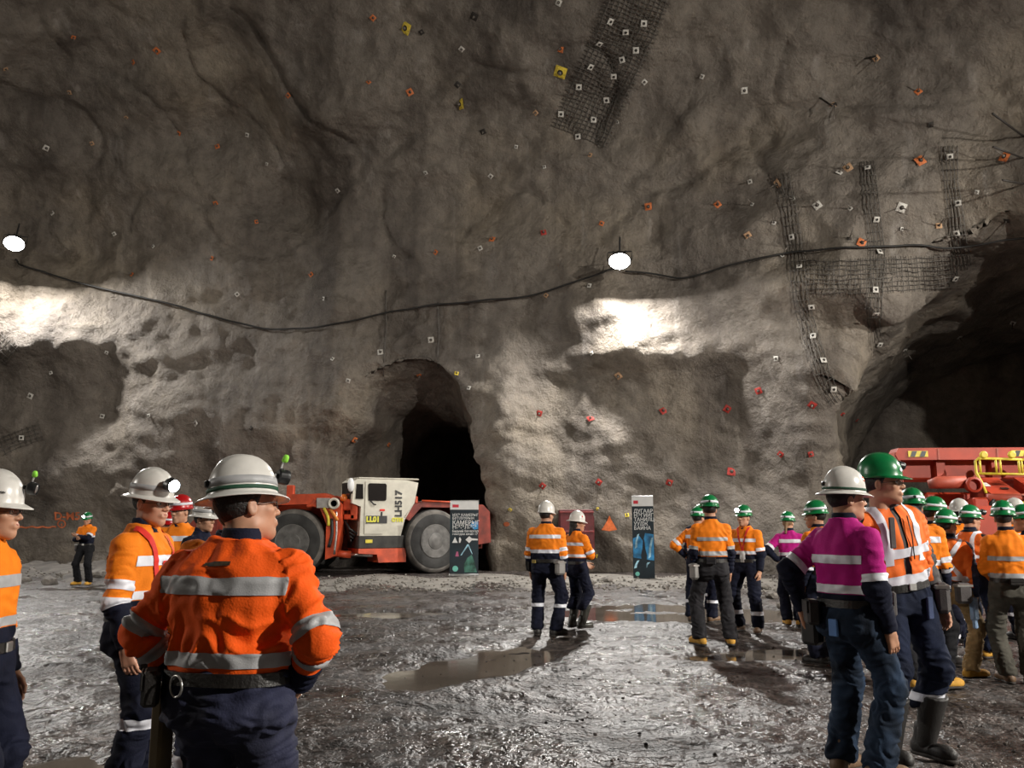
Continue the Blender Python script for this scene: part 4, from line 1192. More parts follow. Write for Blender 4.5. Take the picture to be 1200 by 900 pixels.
# 8 lone figure far left
X, Y_ = ground(97, 686)
person('lone worker with folded arms and lit headlamp standing far left by the wall', X, Y_, 172, H=1.74, vox=.017, face=True, head=(8, -6, 0), arms=('fold', 'front'), shirt=M_ORANGE, hem=.24, bands=((.24, .28),), arm_bands=((.55, .75),), arm_navy=.75, pants=M_BLACKC, boots=('work', M_YBOOT), hat=hat('green', lamp='on'), feet=((-.15, 0, 14), (.15, 0, -14)), pouches=(('rescuer', 0, (.13, .09, .19), M_GREYS, .07),))
# 9, 10 pair in white helmets
X, Y_ = ground(641, 745)
person('broad man in white helmet seen from behind, navy trousers with reflective knee bands', X, Y_, -16, H=1.75, bulk=1.14, vox=.012, head=(-22, -2, 0), arms=('hang', 'hang'), shirt=M_ORANGE, hem=.165, bands=((.365, .415), (.165, .215)), arm_bands=((.70, .88), (1.02, 1.18)), arm_navy=1.15, leg_bands=((.385, .43),), pants=M_NAVY, boots=('work', M_KBOOT), hat=hat('white', band=False, clip=False, slim=True), feet=((-.14, .02, 12), (.14, -.04, -38)),
       pouches=(('rescuer', 325, (.15, .09, .19), mat('grey_steel_case', (.30, .29, .28), rough=.4, metal=.4), .08), ('pouch', 175, (.10, .07, .14), M_LEATHER, .06), ('clasp', 235, (.07, .02, .045), mat('brass_clasp', (.5, .38, .12), metal=.8, rough=.35), .0)))
X, Y_ = ground(677, 736)
def blue_bag(root, d):
    p = d['pel']; k = d['k']
    MB().tube([p + np.array([-.16, -.10, .02]), p + np.array([-.17, -.13, -.12]), p + np.array([-.17, -.14, -.22])], .018, 8).build('orange_lanyard', M_ORANGE, root, smooth=True)
    MB().box(p + np.array([-.17, -.15, -.37]), (.11, .05, .26), bev=.02).build('blue_gloves', mat('blue_glove_cloth', (.05, .14, .36), var=.3, vscale=12), root)
person('woman in white helmet and tall dark rubber boots, hands in front', X, Y_, -48, H=1.63, bulk=.94, vox=.012, face=True, head=(-38, -2, 0), arms=('low_front', 'front'), shirt=M_ORANGE, hem=.14, bands=((.33, .38), (.15, .195)), arm_bands=((.70, .88),), arm_navy=1.0, pants=M_NAVY, boots=('rubber', M_GUM), hair=('long', M_HAIR), hat=hat('white', band=False, clip=False, sticker=[('disc', 1.0, .07, .012, M_REDS)]), gear=blue_bag, pouches=())
# 11-14 group in green helmets
X, Y_ = ground(838, 756)
person('tall man in green helmet seen from behind, charcoal trousers and yellow boots', X, Y_, -4, H=1.82, vox=.012, bulk=.98, head=(-8, -2, 0), arms=('hang', 'hang'), shirt=M_ORANGE, hem=.11, bands=((.30, .345), (.12, .175)), arm_bands=((.72, .86),), arm_navy=.86, bandm=M_BANDD, pants=M_CHARC, boots=('work', M_YBOOT), hat=hat('green', strap=M_HGREEN), feet=((-.19, -.05, 28), (.19, .0, -4)), pouches=(('rescuer', 196, (.13, .09, .2), mat('grey_steel_case', (.30, .29, .28)), .12), ('pouch', 262, (.12, .05, .09), M_CHARC, -.01)))
X, Y_ = ground(822, 729)
person('man in green helmet with elbow out, half hidden behind the tall man', X, Y_, -30, H=1.72, vox=.014, head=(-15, 0, 0), arms=('hip', 'hang'), shirt=M_RED_OR if False else M_ORANGE, hem=.14, arm_bands=((.70, .90),), arm_navy=1.45, pants=M_NAVY, leg_bands=LB, boots=('work', M_BBOOT), hat=hat('green'), feet=((-.17, 0, 20), (.17, .03, -20)))
X, Y_ = ground(824, 719)
person('person in navy shirt and green helmet, almost hidden in the small group', X, Y_, 170, H=1.78, face=True, shirt=M_NAVY, pants=M_NAVY, bands=(), arm_bands=(), hat=hat('green'), leg_bands=LB)
X, Y_ = ground(878, 741)
def lanyard(root, d):
    overlay('lanyard', d['V'], d['F'], [(np.abs(d['tq'][:, 0]) - (d['tt'] - .2) * .24, -.012, .012), (d['tq'][:, 1], 0, 9), (d['tt'], .2, .54)], d['N'], .009, M_REDS, d['jac'])
    overlay('name_card', d['V'], d['F'], [(d['tq'][:, 0], -.04, .04), (d['tq'][:, 1], 0, 9), (d['tt'], .07, .19)], d['N'], .012, M_WPLAS, d['jac'])
person('man in green helmet with lit cap lamp and red lanyard, facing left', X, Y_, 142, H=1.72, vox=.012, face=True, head=(-6, 4, 0), arms=('hang', 'hang'), shirt=M_ORANGE, hem=.15, bands=((.33, .38), (.155, .20)), arm_bands=((.68, .84),), arm_navy=.86, pants=M_NAVY, leg_bands=((.26, .315),), boots=('work', M_BBOOT), hat=hat('green', lamp='on'), feet=((-.16, .05, 14), (.16, -.02, -18)), gear=lanyard)
# 15, 16
X, Y_ = ground(930, 733)
person('woman in magenta shirt, green helmet and yellow boots, seen from behind', X, Y_, -12, H=1.64, bulk=.93, vox=.014, head=(-25, 0, 0), arms=('hip', 'hip'), shirt=M_MAGENTA, hem=.15, arm_bands=((.66, .84),), arm_navy=.84, pants=M_NAVY, boots=('work', M_YBOOT), hair=('tail', M_HAIRB), hat=hat('green'), feet=((-.09, 0, 8), (.09, 0, -8)))
X, Y_ = xy(958, 9.6)
person('person in orange shirt and green helmet behind the magenta jacket', X, Y_, 30, H=1.71, head=(30, 0, 0), shirt=M_ORANGE, pants=M_NAVY, leg_bands=LB, hat=hat('green'))
# 17 man in magenta, foreground right
X, Y_ = xy(990, 5.4)
logo = [('disc', .62, .082, .016, mat('orange_logo', (.75, .10, .01), var=.1)), ('disc', .70, .078, .009, M_HWHITE)]
P17 = person('man in magenta and navy shirt, white helmet and blue jeans, holding a case', X, Y_, -64, H=1.79, lod='hi', bulk=1.02, head=(-22, 2, 0), arms=(((.10, -.10, -.44), (.5, -1, 0)), 'hang'), shirt=M_MAGENTA, hem=.115, bands=((.295, .345), (.12, .17)), arm_bands=((.70, .86),), arm_navy=.86, collar=M_NAVY, pants=M_JEANS, boots=('work', M_BBOOT), hat=hat('white', band=False, strap=M_DGREEN, sticker=logo), face=True, feet=((-.13, .0, 14), (.13, .02, -14)),
       pouches=(('pouch', 240, (.14, .08, .15), M_LEATHER, .05), ('tag', 275, (.06, .02, .10), mat('blue_plastic_tag', (.10, .22, .5)), .13), ('case', 190, (.10, .12, .26), M_BLACK, .14), ('case_panel', 178, (.025, .15, .22), M_WPLAS, .14)))
# 18 man in hi-vis vest beside him
X, Y_ = xy(1047, 5.85)
def radio(root, d):
    T = d['T']; MB().tube([T(-.05, .135, .48), T(-.05, .15, .36), T(-.04, .15, .22)], .004, 6).build('black_cord', M_BLACK, root, smooth=True)
    a = MB(); a.box(T(.09, .16, .40), (.045, .014, .20), bev=.006); a.build('grey_lapel', M_GREYS, root)
person('tall man in orange reflective vest over grey shirt, green peaked helmet, rubber boots', X, Y_, -166, H=1.93, lod='hi', bulk=1.06, lean=(9, 3), head=(42, 4, 0), arms=('hang', 'hang_out'), shirt=M_GREYS, lower=None, bands=((.24, .295), (.08, .135)), arm_bands=(), arm_navy=None, vest=dict(m=M_RED_OR if False else mat('orange_vest_mesh', (.88, .16, .01), rough=.75, var=.08, bump=.2, bscale=150), hem=.055, gap=.5), face=True, glasses=True, pants=M_DJEANS, boots=('rubber', M_KBOOT), leg_bands=((.335, .385),), hat=hat('green', cap=True, band=False, lamp=('off', -.9), clip=False, sticker=[('disc', -.2, .035, .015, M_BAND), ('disc', .2, .035, .015, M_BAND)]), feet=((-.12, 0, 10), (.16, .05, -10)), hands=('relax', 'relax'), pouches=(('rescuer', 150, (.12, .09, .2), M_GREYS, .1), ('pouch', 45, (.1, .07, .16), M_GREYS, .06), ('tag', 110, (.06, .02, .14), M_BLUES, .13)), gear=radio)
# 19-26 crowd at the right
X, Y_ = xy(1071, 8.2)
person('man in orange shirt and green helmet seen from behind, next to the vest man', X, Y_, -18, H=1.79, vox=.013, bulk=1.05, head=(4, 0, 0), arms=('hang', 'hang'), shirt=M_ORANGE, hem=.12, pants=M_BLACKC, boots=('work', M_YBOOT), hat=hat('green'), feet=((-.12, 0, 10), (.16, .05, -60)))
X, Y_ = xy(1094, 9.6)
person('person in green helmet and dark glasses looking right, behind the crowd', X, Y_, -105, H=1.75, face=True, glasses=True, shirt=M_ORANGE, pants=M_NAVY, hat=hat('green'), leg_bands=LB)
X, Y_ = ground(1124, 794)
person('short person in orange vest with crossed back straps, tan trousers and yellow boots', X, Y_, -34, H=1.60, vox=.011, bulk=.95, head=(-36, 0, 0), arms=('hang', 'hang'), shirt=M_BLUES, lower=None, arm_bands=(), arm_navy=None, bands=((.09, .135),), vest=dict(m=mat('orange_vest_mesh', (.88, .16, .01)), hem=.01, gap=0), xstrap=True, pants=M_TAN, boots=('work', M_YBOOT), hat=hat('green'), feet=((-.13, .0, 10), (.13, .0, -50)), pouches=(('rescuer', 300, (.15, .1, .2), M_GREYS, .09), ('pouch', 225, (.16, .08, .1), M_BLACK, .01), ('glove', 345, (.10, .05, .22), mat('blue_cloth_rag', (.22, .33, .5), var=.3, vscale=10), .26)))
X, Y_ = ground(1150, 770)
person('person in black shirt, dark jeans and yellow boots with lit cap lamp, facing right', X, Y_, -66, H=1.67, vox=.013, face=True, head=(-14, 0, 0), arms=('fold', 'fold'), shirt=M_BLACKC, lower=None, arm_bands=(), arm_navy=None, bands=((.22, .26),), vest=dict(m=mat('orange_vest_mesh', (.88, .16, .01)), hem=.06, gap=1), pants=M_DJEANS, boots=('work', M_YBOOT), hat=hat('green', lamp='on'), hair=('short', M_HAIR), pouches=(('rescuer', 270, (.14, .1, .2), M_GREYS, .07),))
X, Y_ = xy(1127, 11.2)
person('person in white helmet standing behind the green helmets by the truck', X, Y_, 15, H=1.76, shirt=M_ORANGE, pants=M_NAVY, hat=hat('white', band=False), leg_bands=LB)
X, Y_ = ground(1195, 801)
person('person in orange shirt, grey trousers and green helmet seen from behind, rightmost', X, Y_, -12, H=1.68, vox=.011, bulk=1.0, head=(-22, 0, 0), arms=('low_front', 'low_front'), shirt=M_ORANGE, hem=.05, bands=((.255, .30), (.08, .13)), bandm=M_BANDD, arm_navy=None, arm_bands=(), pants=M_GREYT, boots=('work', M_BBOOT), hat=hat('green'), pouches=(('pouch', 270, (.13, .05, .07), M_LEATHER, 0),))
X, Y_ = xy(1203, 9.4)
person('person in green helmet with lit cap lamp, cut off by the right edge', X, Y_, 60, H=1.66, face=True, shirt=M_NAVY, pants=M_NAVY, hat=hat('green', lamp='on'), leg_bands=LB)
X, Y_ = xy(1192, 11.6)
person('person in white helmet far behind the rightmost grey-trousered worker', X, Y_, 10, H=1.78, shirt=M_ORANGE, pants=M_NAVY, hat=hat('white', band=False), leg_bands=LB)

# ================================================================== floodlights and their cable
M_HOUS = mat('dark_grey_lamp_housing', (0.05, 0.05, 0.05), rough=0.5, metal=0.5, var=0.2)
M_FLOOD = mat('lit_floodlight_glass', (1, 1, 1), rough=0.3, var=0.0, emit=((1.0, 0.98, 0.95), 90.0))
def floodlight(key, label):
    p, w, c, aim, lo = LAMPS[key]
    e = empty('floodlight', p); q = (Vector(aim) - Vector(p)).to_track_quat('-Z', 'Y'); e.rotation_euler = q.to_euler()
    tag(e, label, 'lamp', 'floodlights of the chamber')
    MB().lathe([(.10, .40), (.16, .38), (.20, .20), (.34, .08), (.36, .06), (.36, .045), (.33, .045), (.31, .07)], 28).build('housing', M_HOUS, e, smooth=False)
    MB().lathe([(.001, .062), (.2, .062), (.325, .056)], 28).build('glass', M_FLOOD, e, smooth=True)
    for k in range(8):
        a = 2 * PI * k / 8; MB().box((.235 * math.cos(a), .235 * math.sin(a), .24), (.10, .012, .2), R=Matrix.Rotation(a, 3, 'Z')).build('cooling_fin', M_HOUS, e)
    MB().tube([(-.37, 0, .1), (-.37, 0, .5), (.37, 0, .5), (.37, 0, .1)], .02, 6).tube([(0, 0, .5), (0, 0, 1.2)], .03, 8).build('bracket', M_HOUS, e)
    return e
floodlight('left', 'glaring floodlight on the wall at the left edge')
floodlight('middle', 'glaring floodlight on the wall above the pair in white helmets')
floodlight('right', 'floodlight on the right wall outside the view')
floodlight('rear_right', 'floodlight at the right behind the viewer')
floodlight('rear_left', 'floodlight at the left behind the viewer')

def smooth_line(pts, n=8):
    P = np.array(pts, float); P = np.vstack([2 * P[0] - P[1], P, 2 * P[-1] - P[-2]]); out = []
    for i in range(1, len(P) - 2):
        t = np.linspace(0, 1, n, endpoint=False)[:, None]; p0, p1, p2, p3 = P[i - 1], P[i], P[i + 1], P[i + 2]
        out.append(0.5 * ((2 * p1) + (-p0 + p2) * t + (2 * p0 - 5 * p1 + 4 * p2 - p3) * t**2 + (-p0 + 3 * p1 - 3 * p2 + p3) * t**3))
    return np.vstack(out + [P[-2:-1]])
def wall_line(px_pts, off, n=8, jit=0.0):
    L = []
    for (a, b) in smooth_line(px_pts, n):
        p, _ = on_wall(a + random.uniform(-jit, jit), b + random.uniform(-jit, jit), off)
        if p is not None and (not L or abs(p.y - L[-1].y) < 1.3): L.append(p)
    for _ in range(2):          # a stiff cable does not follow every dent
        L = [L[0]] + [(L[i - 1] + L[i] * 2 + L[i + 1]) / 4 for i in range(1, len(L) - 1)] + [L[-1]]
    return L
M_CABLE = mat('black_cable_rubber', (0.012, 0.011, 0.010), rough=0.6, var=0.2)
ca = MB(); ca.tube(wall_line([(16, 306), (40, 318), (100, 335), (200, 356), (270, 378), (335, 388), (400, 380), (480, 362), (560, 352), (620, 347), (690, 328), (722, 316)], .16), .035, 6)
tag(ca.build('power_cable', M_CABLE, smooth=True), 'black power cable sagging along the wall between the two floodlights', 'cable')
ca = MB(); ca.tube(wall_line([(730, 318), (770, 322), (800, 327), (860, 314), (930, 299), (1000, 293), (1060, 291), (1130, 284), (1215, 272)], .16), .03, 6)
tag(ca.build('power_cable', M_CABLE, smooth=True), 'black power cable running right from the middle floodlight over the wire mesh', 'cable')

# ================================================================== rock bolts and straps
PL = {'white': mat('white_bolt_plate', (.50, .48, .44), rough=.6, var=.25), 'orange': mat('orange_bolt_plate', (.50, .14, .04), rough=.7, var=.3), 'red': mat('red_bolt_plate', (.36, .03, .022), rough=.7, var=.3),
      'yellow': mat('yellow_bolt_plate', (.62, .47, .05), rough=.7, var=.3), 'black': mat('rusty_black_plate', (.02, .016, .013), rough=.8, var=.3), 'tan': mat('rusty_tan_plate', (.42, .26, .15), rough=.8, var=.3)}
M_ROD = mat('grey_steel_rod', (.17, .15, .13), rough=.55, metal=.5, var=.25)
def plate_mesh(color):
    def f():
        n = 4; mb = MB(); r = .5
        V = [(-r, -r, .02), (r, -r, .02), (r, r, .02), (-r, r, .02), (-r, -r, 0), (r, -r, 0), (r, r, 0), (-r, r, 0)]
        k = 8; base = len(V)
        for j in range(k):
            a = 2 * PI * j / k + PI / 4; V.append((.26 * math.cos(a), .26 * math.sin(a), .12))
        F = [(4, 5, 1, 0), (5, 6, 2, 1), (6, 7, 3, 2), (7, 4, 0, 3)]
        for s_ in range(4):
            a, b = [(2, 3), (3, 0), (0, 1), (1, 2)][s_]; i0 = base + 2 * s_
            F += [(a, b, base + (2 * s_ + 2) % k, base + (2 * s_ + 1) % k), (a, base + (2 * s_ + 1) % k, base + 2 * s_)]
        F.append(tuple(base + j for j in range(k)))
        me = mesh_from('plate', V, F, [PL[color], PL['black']], False, [0] * (len(F) - 1) + [1] if color != 'black' else None); return me
    return cached(('plate', color), f)
def rod_mesh(): return cached('rod', lambda: (lambda b: mesh_from('rod', b.V, b.F, M_ROD, True))(MB().tube([(0, 0, 0), (0, 0, 1)], .02, 6)))
def nut_mesh(): return cached('nut', lambda: (lambda b: mesh_from('nut', b.V, b.F, M_ROD, False))(MB().lathe([(.12, .0), (.12, .12), (.08, .16)], 6)))
def bolt(px, py, color, size, rod=.10, where='', tilt=0.3):
    p, n = on_wall(px, py, .0)
    if p is None: return
    e = empty('rock_bolt', p)
    nn = (n + Vector((random.uniform(-tilt, tilt), 0, random.uniform(-tilt, tilt)))).normalized()
    e.rotation_euler = nn.to_track_quat('Z', 'Y').to_euler()
    a = link('plate', plate_mesh(color), e, loc=(0, 0, .03), rot=(0, 0, random.uniform(0, 1.5))); a.scale = (size * .78, size * .78, size * .78)
    b = link('nut', nut_mesh(), e, loc=(0, 0, .03 + .12 * size)); b.scale = (size, size, size)
    c = link('rod', rod_mesh(), e); c.scale = (.8, .8, rod + .1)
    tag(e, f'{color} bolt plate {where}', 'rock bolt', f'{color} bolt plates {where}')
W_UP = 'on the upper rock face'; W_LEFT = 'on the left rock face'; W_MID = 'on the rock face beside the loader tunnel'; W_RIGHT = 'on the rock face above the right tunnel'; W_LOW = 'low on the wall above the banner'
for (px, py, c, s) in [(54, 173, 'white', .26), (290, 158, 'white', .2), (313, 192, 'white', .14), (396, 223, 'white', .2), (62, 250, 'white', .22), (134, 274, 'white', .18), (180, 289, 'white', .16), (36, 464, 'white', .26), (230, 496, 'white', .24), (278, 345, 'white', .2), (380, 350, 'white', .18), (120, 488, 'white', .2), (175, 487, 'white', .16), (125, 413, 'white', .16), (60, 437, 'white', .16), (295, 502, 'black', .18), (390, 421, 'white', .16),
                       (184, 59, 'orange', .28), (157, 73, 'orange', .2), (338, 112, 'orange', .2), (86, 43, 'orange', .18), (210, 156, 'orange', .2), (255, 172, 'orange', .22), (253, 238, 'orange', .22), (300, 260, 'orange', .18), (155, 322, 'orange', .2), (249, 303, 'orange', .2), (365, 322, 'orange', .22), (82, 108, 'tan', .2), (6, 80, 'tan', .2), (148, 137, 'tan', .16), (108, 168, 'tan', .18)]:
    bolt(px, py, c, s, where=W_LEFT)
for (px, py, c, s) in [(476, 33, 'yellow', .46), (657, 84, 'yellow', .5), (541, 122, 'yellow', .44), (556, 19, 'black', .3), (536, 99, 'black', .24), (566, 154, 'black', .24), (494, 38, 'black', .2), (541, 57, 'white', .22), (655, 3, 'white', .24), (499, 202, 'white', .18), (575, 206, 'white', .2), (605, 172, 'white', .16), (638, 196, 'white', .14), (437, 21, 'orange', .22), (480, 108, 'orange', .28), (657, 57, 'orange', .28), (432, 97, 'orange', .18), (760, 242, 'orange', .3), (705, 262, 'orange', .2), (692, 182, 'tan', .18), (755, 96, 'white', .2), (724, 143, 'white', .16), (872, 106, 'white', .26), (823, 90, 'white', .18), (976, 123, 'tan', .22), (628, 132, 'tan', .2)]:
    bolt(px, py, c, s, where=W_UP)
for (px, py, c, s) in [(577, 281, 'orange', .26), (511, 296, 'orange', .22), (563, 291, 'white', .2), (462, 300, 'white', .14), (637, 273, 'red', .24), (640, 346, 'tan', .18), (505, 398, 'white', .26), (446, 413, 'white', .26), (408, 446, 'white', .2), (560, 418, 'white', .2), (491, 439, 'orange', .22), (535, 438, 'yellow', .18), (550, 455, 'white', .18), (415, 515, 'orange', .26), (455, 521, 'orange', .2), (407, 574, 'orange', .24), (694, 414, 'white', .16), (691, 335, 'white', .18), (725, 440, 'tan', .28)]:
    bolt(px, py, c, s, where=W_MID)
for (px, py, c, s) in [(632, 484, 'red', .24), (692, 491, 'red', .26), (777, 482, 'red', .26), (852, 479, 'red', .28), (889, 458, 'red', .26), (952, 474, 'red', .28), (987, 485, 'red', .2), (1004, 492, 'red', .2), (636, 569, 'red', .24), (702, 565, 'red', .24), (784, 565, 'red', .26), (857, 553, 'red', .32), (915, 532, 'red', .22), (950, 532, 'red', .2), (598, 597, 'yellow', .14), (700, 596, 'yellow', .12), (735, 604, 'yellow', .16), (698, 651, 'yellow', .16), (910, 420, 'white', .2)]:
    bolt(px, py, c, s, where=W_LOW)
for (px, py, c, s, r) in [(1078, 189, 'orange', .36, .4), (1178, 184, 'orange', .36, .4), (1009, 285, 'orange', .32, .4), (912, 215, 'tan', .34, .3), (994, 197, 'tan', .32, .4), (1076, 108, 'orange', .24, .45), (983, 203, 'white', .24, .3), (1056, 243, 'white', .34, .4), (958, 241, 'white', .3, .35), (879, 213, 'white', .18, .25), (841, 240, 'orange', .26, .3), (882, 240, 'white', .14, .3), (997, 245, 'white', .16, .2), (1090, 146, 'black', .2, .2), (1145, 225, 'white', .16, .2), (978, 122, 'black', .2, .6), (1027, 68, 'tan', .24, .5), (876, 275, 'tan', .26, .2), (907, 262, 'white', .16, .25), (1056, 268, 'white', .14, .3), (930, 233, 'white', .14, .25), (1124, 395, 'white', .22, .35), (1187, 378, 'white', .24, .4), (1060, 410, 'white', .18, .4), (995, 280, 'black', .14, .5), (1100, 265, 'tan', .22, .5), (1180, 258, 'black', .2, .5), (916, 300, 'white', .16, .3)]:
    bolt(px, py, c, s, rod=r, where=W_RIGHT)
M_BAR = mat('dark_drill_steel', (.03, .025, .022), rough=.6, metal=.4, var=.2)
for (a, b, ln) in [((1200, 160), (1163, 133), 1.1), ((1200, 184), (1164, 172), 1.0), ((1205, 214), (1175, 211), .9), ((960, 115), (975, 124), .9), ((1012, 70), (1026, 66), .8)]:
    p, n = on_wall(min(a[0], 1199), a[1], -.1); q = at_depth(b[0], b[1], p.y - ln)
    mb = MB(); mb.tube([p, q], .03, 6)
    tag(mb.build('drill_steel', M_BAR, smooth=True), 'dark steel bar sticking out of the upper right rock face', 'bar', 'steel bars sticking out of the rock')

M_WIRE = mat('weathered_mesh_wire', (.10, .09, .08), rough=.6, metal=.4, var=.3)
def strap(centre, width, nw, step, label, r=.017, plates=(), off=.06, col='white', psize=.17, jit=.5):
    C = smooth_line(centre, 10); d = np.gradient(C, axis=0); d /= np.linalg.norm(d, axis=1)[:, None]; nrm = np.stack([-d[:, 1], d[:, 0]], 1)
    e = None; L = np.concatenate([[0], np.cumsum(np.linalg.norm(np.diff(C, axis=0), axis=1))])
    hits = [on_wall(*q)[0] for q in C]; hits = [q for q in hits if q is not None]; p_ref = sorted(hits, key=lambda q: q.y)[len(hits) // 2]
    ref_r = max(2.0, 1.15 * max((q - p_ref).length for q in hits if abs(q.y - p_ref.y) < 1.6))
    p0 = next(q for q in reversed(hits) if (q - p_ref).length < ref_r); e = empty('wire_mesh_strap', p0); tag(e, label, 'wire mesh')
    def at(s_, w_):
        c = np.array([np.interp(s_, L, C[:, 0]), np.interp(s_, L, C[:, 1])]); m = np.array([np.interp(s_, L, nrm[:, 0]), np.interp(s_, L, nrm[:, 1])])
        q = c + m * w_; p, n = on_wall(q[0], q[1], off); return p if p is not None and (p - p_ref).length < ref_r else None
    def runs(P):
        out = [[]]
        for p in P:
            if p is None or (out[-1] and (p - out[-1][-1]).length > 1.2): out.append([] if p is None else [p])
            else: out[-1].append(p)
        return [r_ for r_ in out if len(r_) > 1]
    mb = MB()
    for k in range(nw):
        w = (k / (nw - 1) - .5) * width; pts = []
        for s_ in np.arange(0, L[-1], 4.0):
            pts.append(at(s_, w + random.uniform(-jit, jit)))
        for pts in runs(pts):
          pts = [p - p0 for p in pts]
          pts = [pts[0]] + [(pts[i - 1] + pts[i] * 2 + pts[i + 1]) / 4 for i in range(1, len(pts) - 1)] + [pts[-1]]
          mb.tube(pts, r, 4)
    for s_ in np.arange(step / 2, L[-1], step):
        pts = [at(s_ + random.uniform(-.3, .3), w) for w in np.linspace(-width * .58, width * .58, max(3, int(width / 5)))]
        for pts in runs(pts): mb.tube([p - p0 for p in pts], r * .85, 4)
    o = mb.build('mesh_wires', M_WIRE, e, smooth=True); o['kind'] = 'stuff'
    for (a, b) in plates:
        p, n = on_wall(a, b, .09)
        if p is None: continue
        a_ = link('plate', plate_mesh('white'), e, loc=p - p0, rot=n.to_track_quat('Z', 'Y').to_euler()); a_.scale = (psize,) * 3
    return e
strap([(752, -12), (730, 45), (700, 110), (678, 163)], 62, 12, 5, 'wide dark wire mesh strip with white plates running down from the roof', r=.016, psize=.19, plates=[(714, 24), (754, 27), (733, 36), (702, 49), (745, 59), (730, 70), (691, 77), (719, 88), (678, 101), (711, 117), (657, 133), (695, 141), (678, 161)])
strap([(916, 205), (926, 255), (934, 300), (938, 345), (950, 395), (966, 445), (982, 475)], 17, 5, 11, 'leftmost of the three wire straps above the right tunnel, curving to its edge', plates=[(929, 278), (937, 315), (951, 358), (954, 395), (964, 424), (976, 455)], r=.014)
strap([(1016, 190), (1021, 240), (1027, 300), (1024, 360), (1028, 415)], 16, 5, 11, 'middle one of the three wire straps above the right tunnel', plates=[(1017, 199), (1026, 256), (1029, 297), (1024, 340), (1026, 365), (1030, 402)], r=.014)
strap([(1112, 172), (1114, 215), (1122, 265), (1130, 330)], 17, 5, 11, 'rightmost of the three wire straps above the right tunnel', plates=[(1113, 182), (1123, 239), (1122, 273), (1118, 325)], r=.014)
strap([(945, 325), (1000, 325), (1060, 322), (1118, 316)], 36, 8, 6, 'horizontal sheet of wire mesh along the brow of the right tunnel', r=.013, jit=1.2)
strap([(-6, 418), (14, 395)], 26, 6, 7, 'piece of bright wire mesh at the left edge under the floodlight', r=.016)
strap([(0, 525), (22, 515), (50, 506)], 18, 5, 7, 'small wire mesh strip on the lower left wall', r=.013, plates=[(26, 513)])
strap([(30, 590), (58, 600)], 20, 5, 6, 'faint wire mesh patch left of the painted orange mark', r=.011)
for (a, b, lab) in [((449, 440), (452, 340), 'thin pale wire hanging above the left corner of the loader tunnel'), ((513, 430), (514, 355), 'thin pale wire hanging above the middle of the loader tunnel')]:
    mb = MB(); mb.tube(wall_line([a, ((a[0] + b[0]) / 2 + 2, (a[1] + b[1]) / 2), b], .06), .02, 5)
    tag(mb.build('hanging_wire', M_WIRE, smooth=True), lab, 'wire')

# ------------------------------------------------------------------ spray paint on the rock
M_SPRAY = mat('orange_spray_paint', (.50, .13, .05), rough=.8, var=.35, vscale=4)
M_SPRAYB = mat('bright_orange_spray_paint', (.66, .15, .04), rough=.8, var=.35, vscale=4)
def paint(name, V2, F, px, py, sc, m, label):
    V = []
    for (u, v) in V2:
        p, n = on_wall(px + u * sc, py - v * sc, .03); V.append(p)
    o = link(name, mesh_from(name, V, F, m, smooth=False)); return tag(o, label, 'paint mark')
def paint_text(body, px, py, sc, m, label):
    t = text_mesh('tmp', body, 1.0, m, extrude=0, weight=.02); me = t.data
    V2 = [(v.co.x, v.co.y) for v in me.vertices]; F = [tuple(p.vertices) for p in me.polygons]
    bpy.data.objects.remove(t, do_unlink=True); return paint('spray_paint_lettering', V2, F, px, py, sc, m, label)
paint_text('D-M5', 79, 605, 13, M_SPRAY, 'orange sprayed letters on the wall behind the lone worker')
n = 20
ringV = [(r * math.cos(2 * PI * k / n), r * math.sin(2 * PI * k / n)) for r in (1, .72) for k in range(n)]
paint('spray_paint_ring', ringV + [(.14, .14), (-.14, .14), (-.14, -.5), (.14, -.5)], [(k, (k + 1) % n, n + (k + 1) % n, n + k) for k in range(n)] + [(2 * n, 2 * n + 1, 2 * n + 2, 2 * n + 3)], 72.5, 614, 5.2, M_SPRAY, 'orange sprayed ring below the sprayed letters')
seg = [(q, .6 * math.sin(q * .5)) for q in range(0, 46, 2)]
paint('spray_paint_line', [(a, b + .9) for a, b in seg] + [(a, b - .9) for a, b in seg], [(k, k + 1, len(seg) + k + 1, len(seg) + k) for k in range(len(seg) - 1)], 22, 618, 1.0, M_SPRAY, 'thin orange sprayed line across the wall left of the lone worker')
paint('spray_paint_triangle', [(0, 1.1), (.25, .5), (.95, -.7), (0, -.85), (-.95, -.7), (-.25, .5)], [(0, 1, 2, 3, 4, 5)], 714, 614, 9.5, M_SPRAYB, 'orange sprayed triangle on the wall left of the slim banner')
paint('spray_paint_dot', [(math.cos(k), math.sin(k) * .8) for k in np.linspace(0, 5.6, 9)], [tuple(range(9))], 594, 614, 3.5, M_SPRAY, 'orange sprayed blot on the wall left of the pair in white helmets')

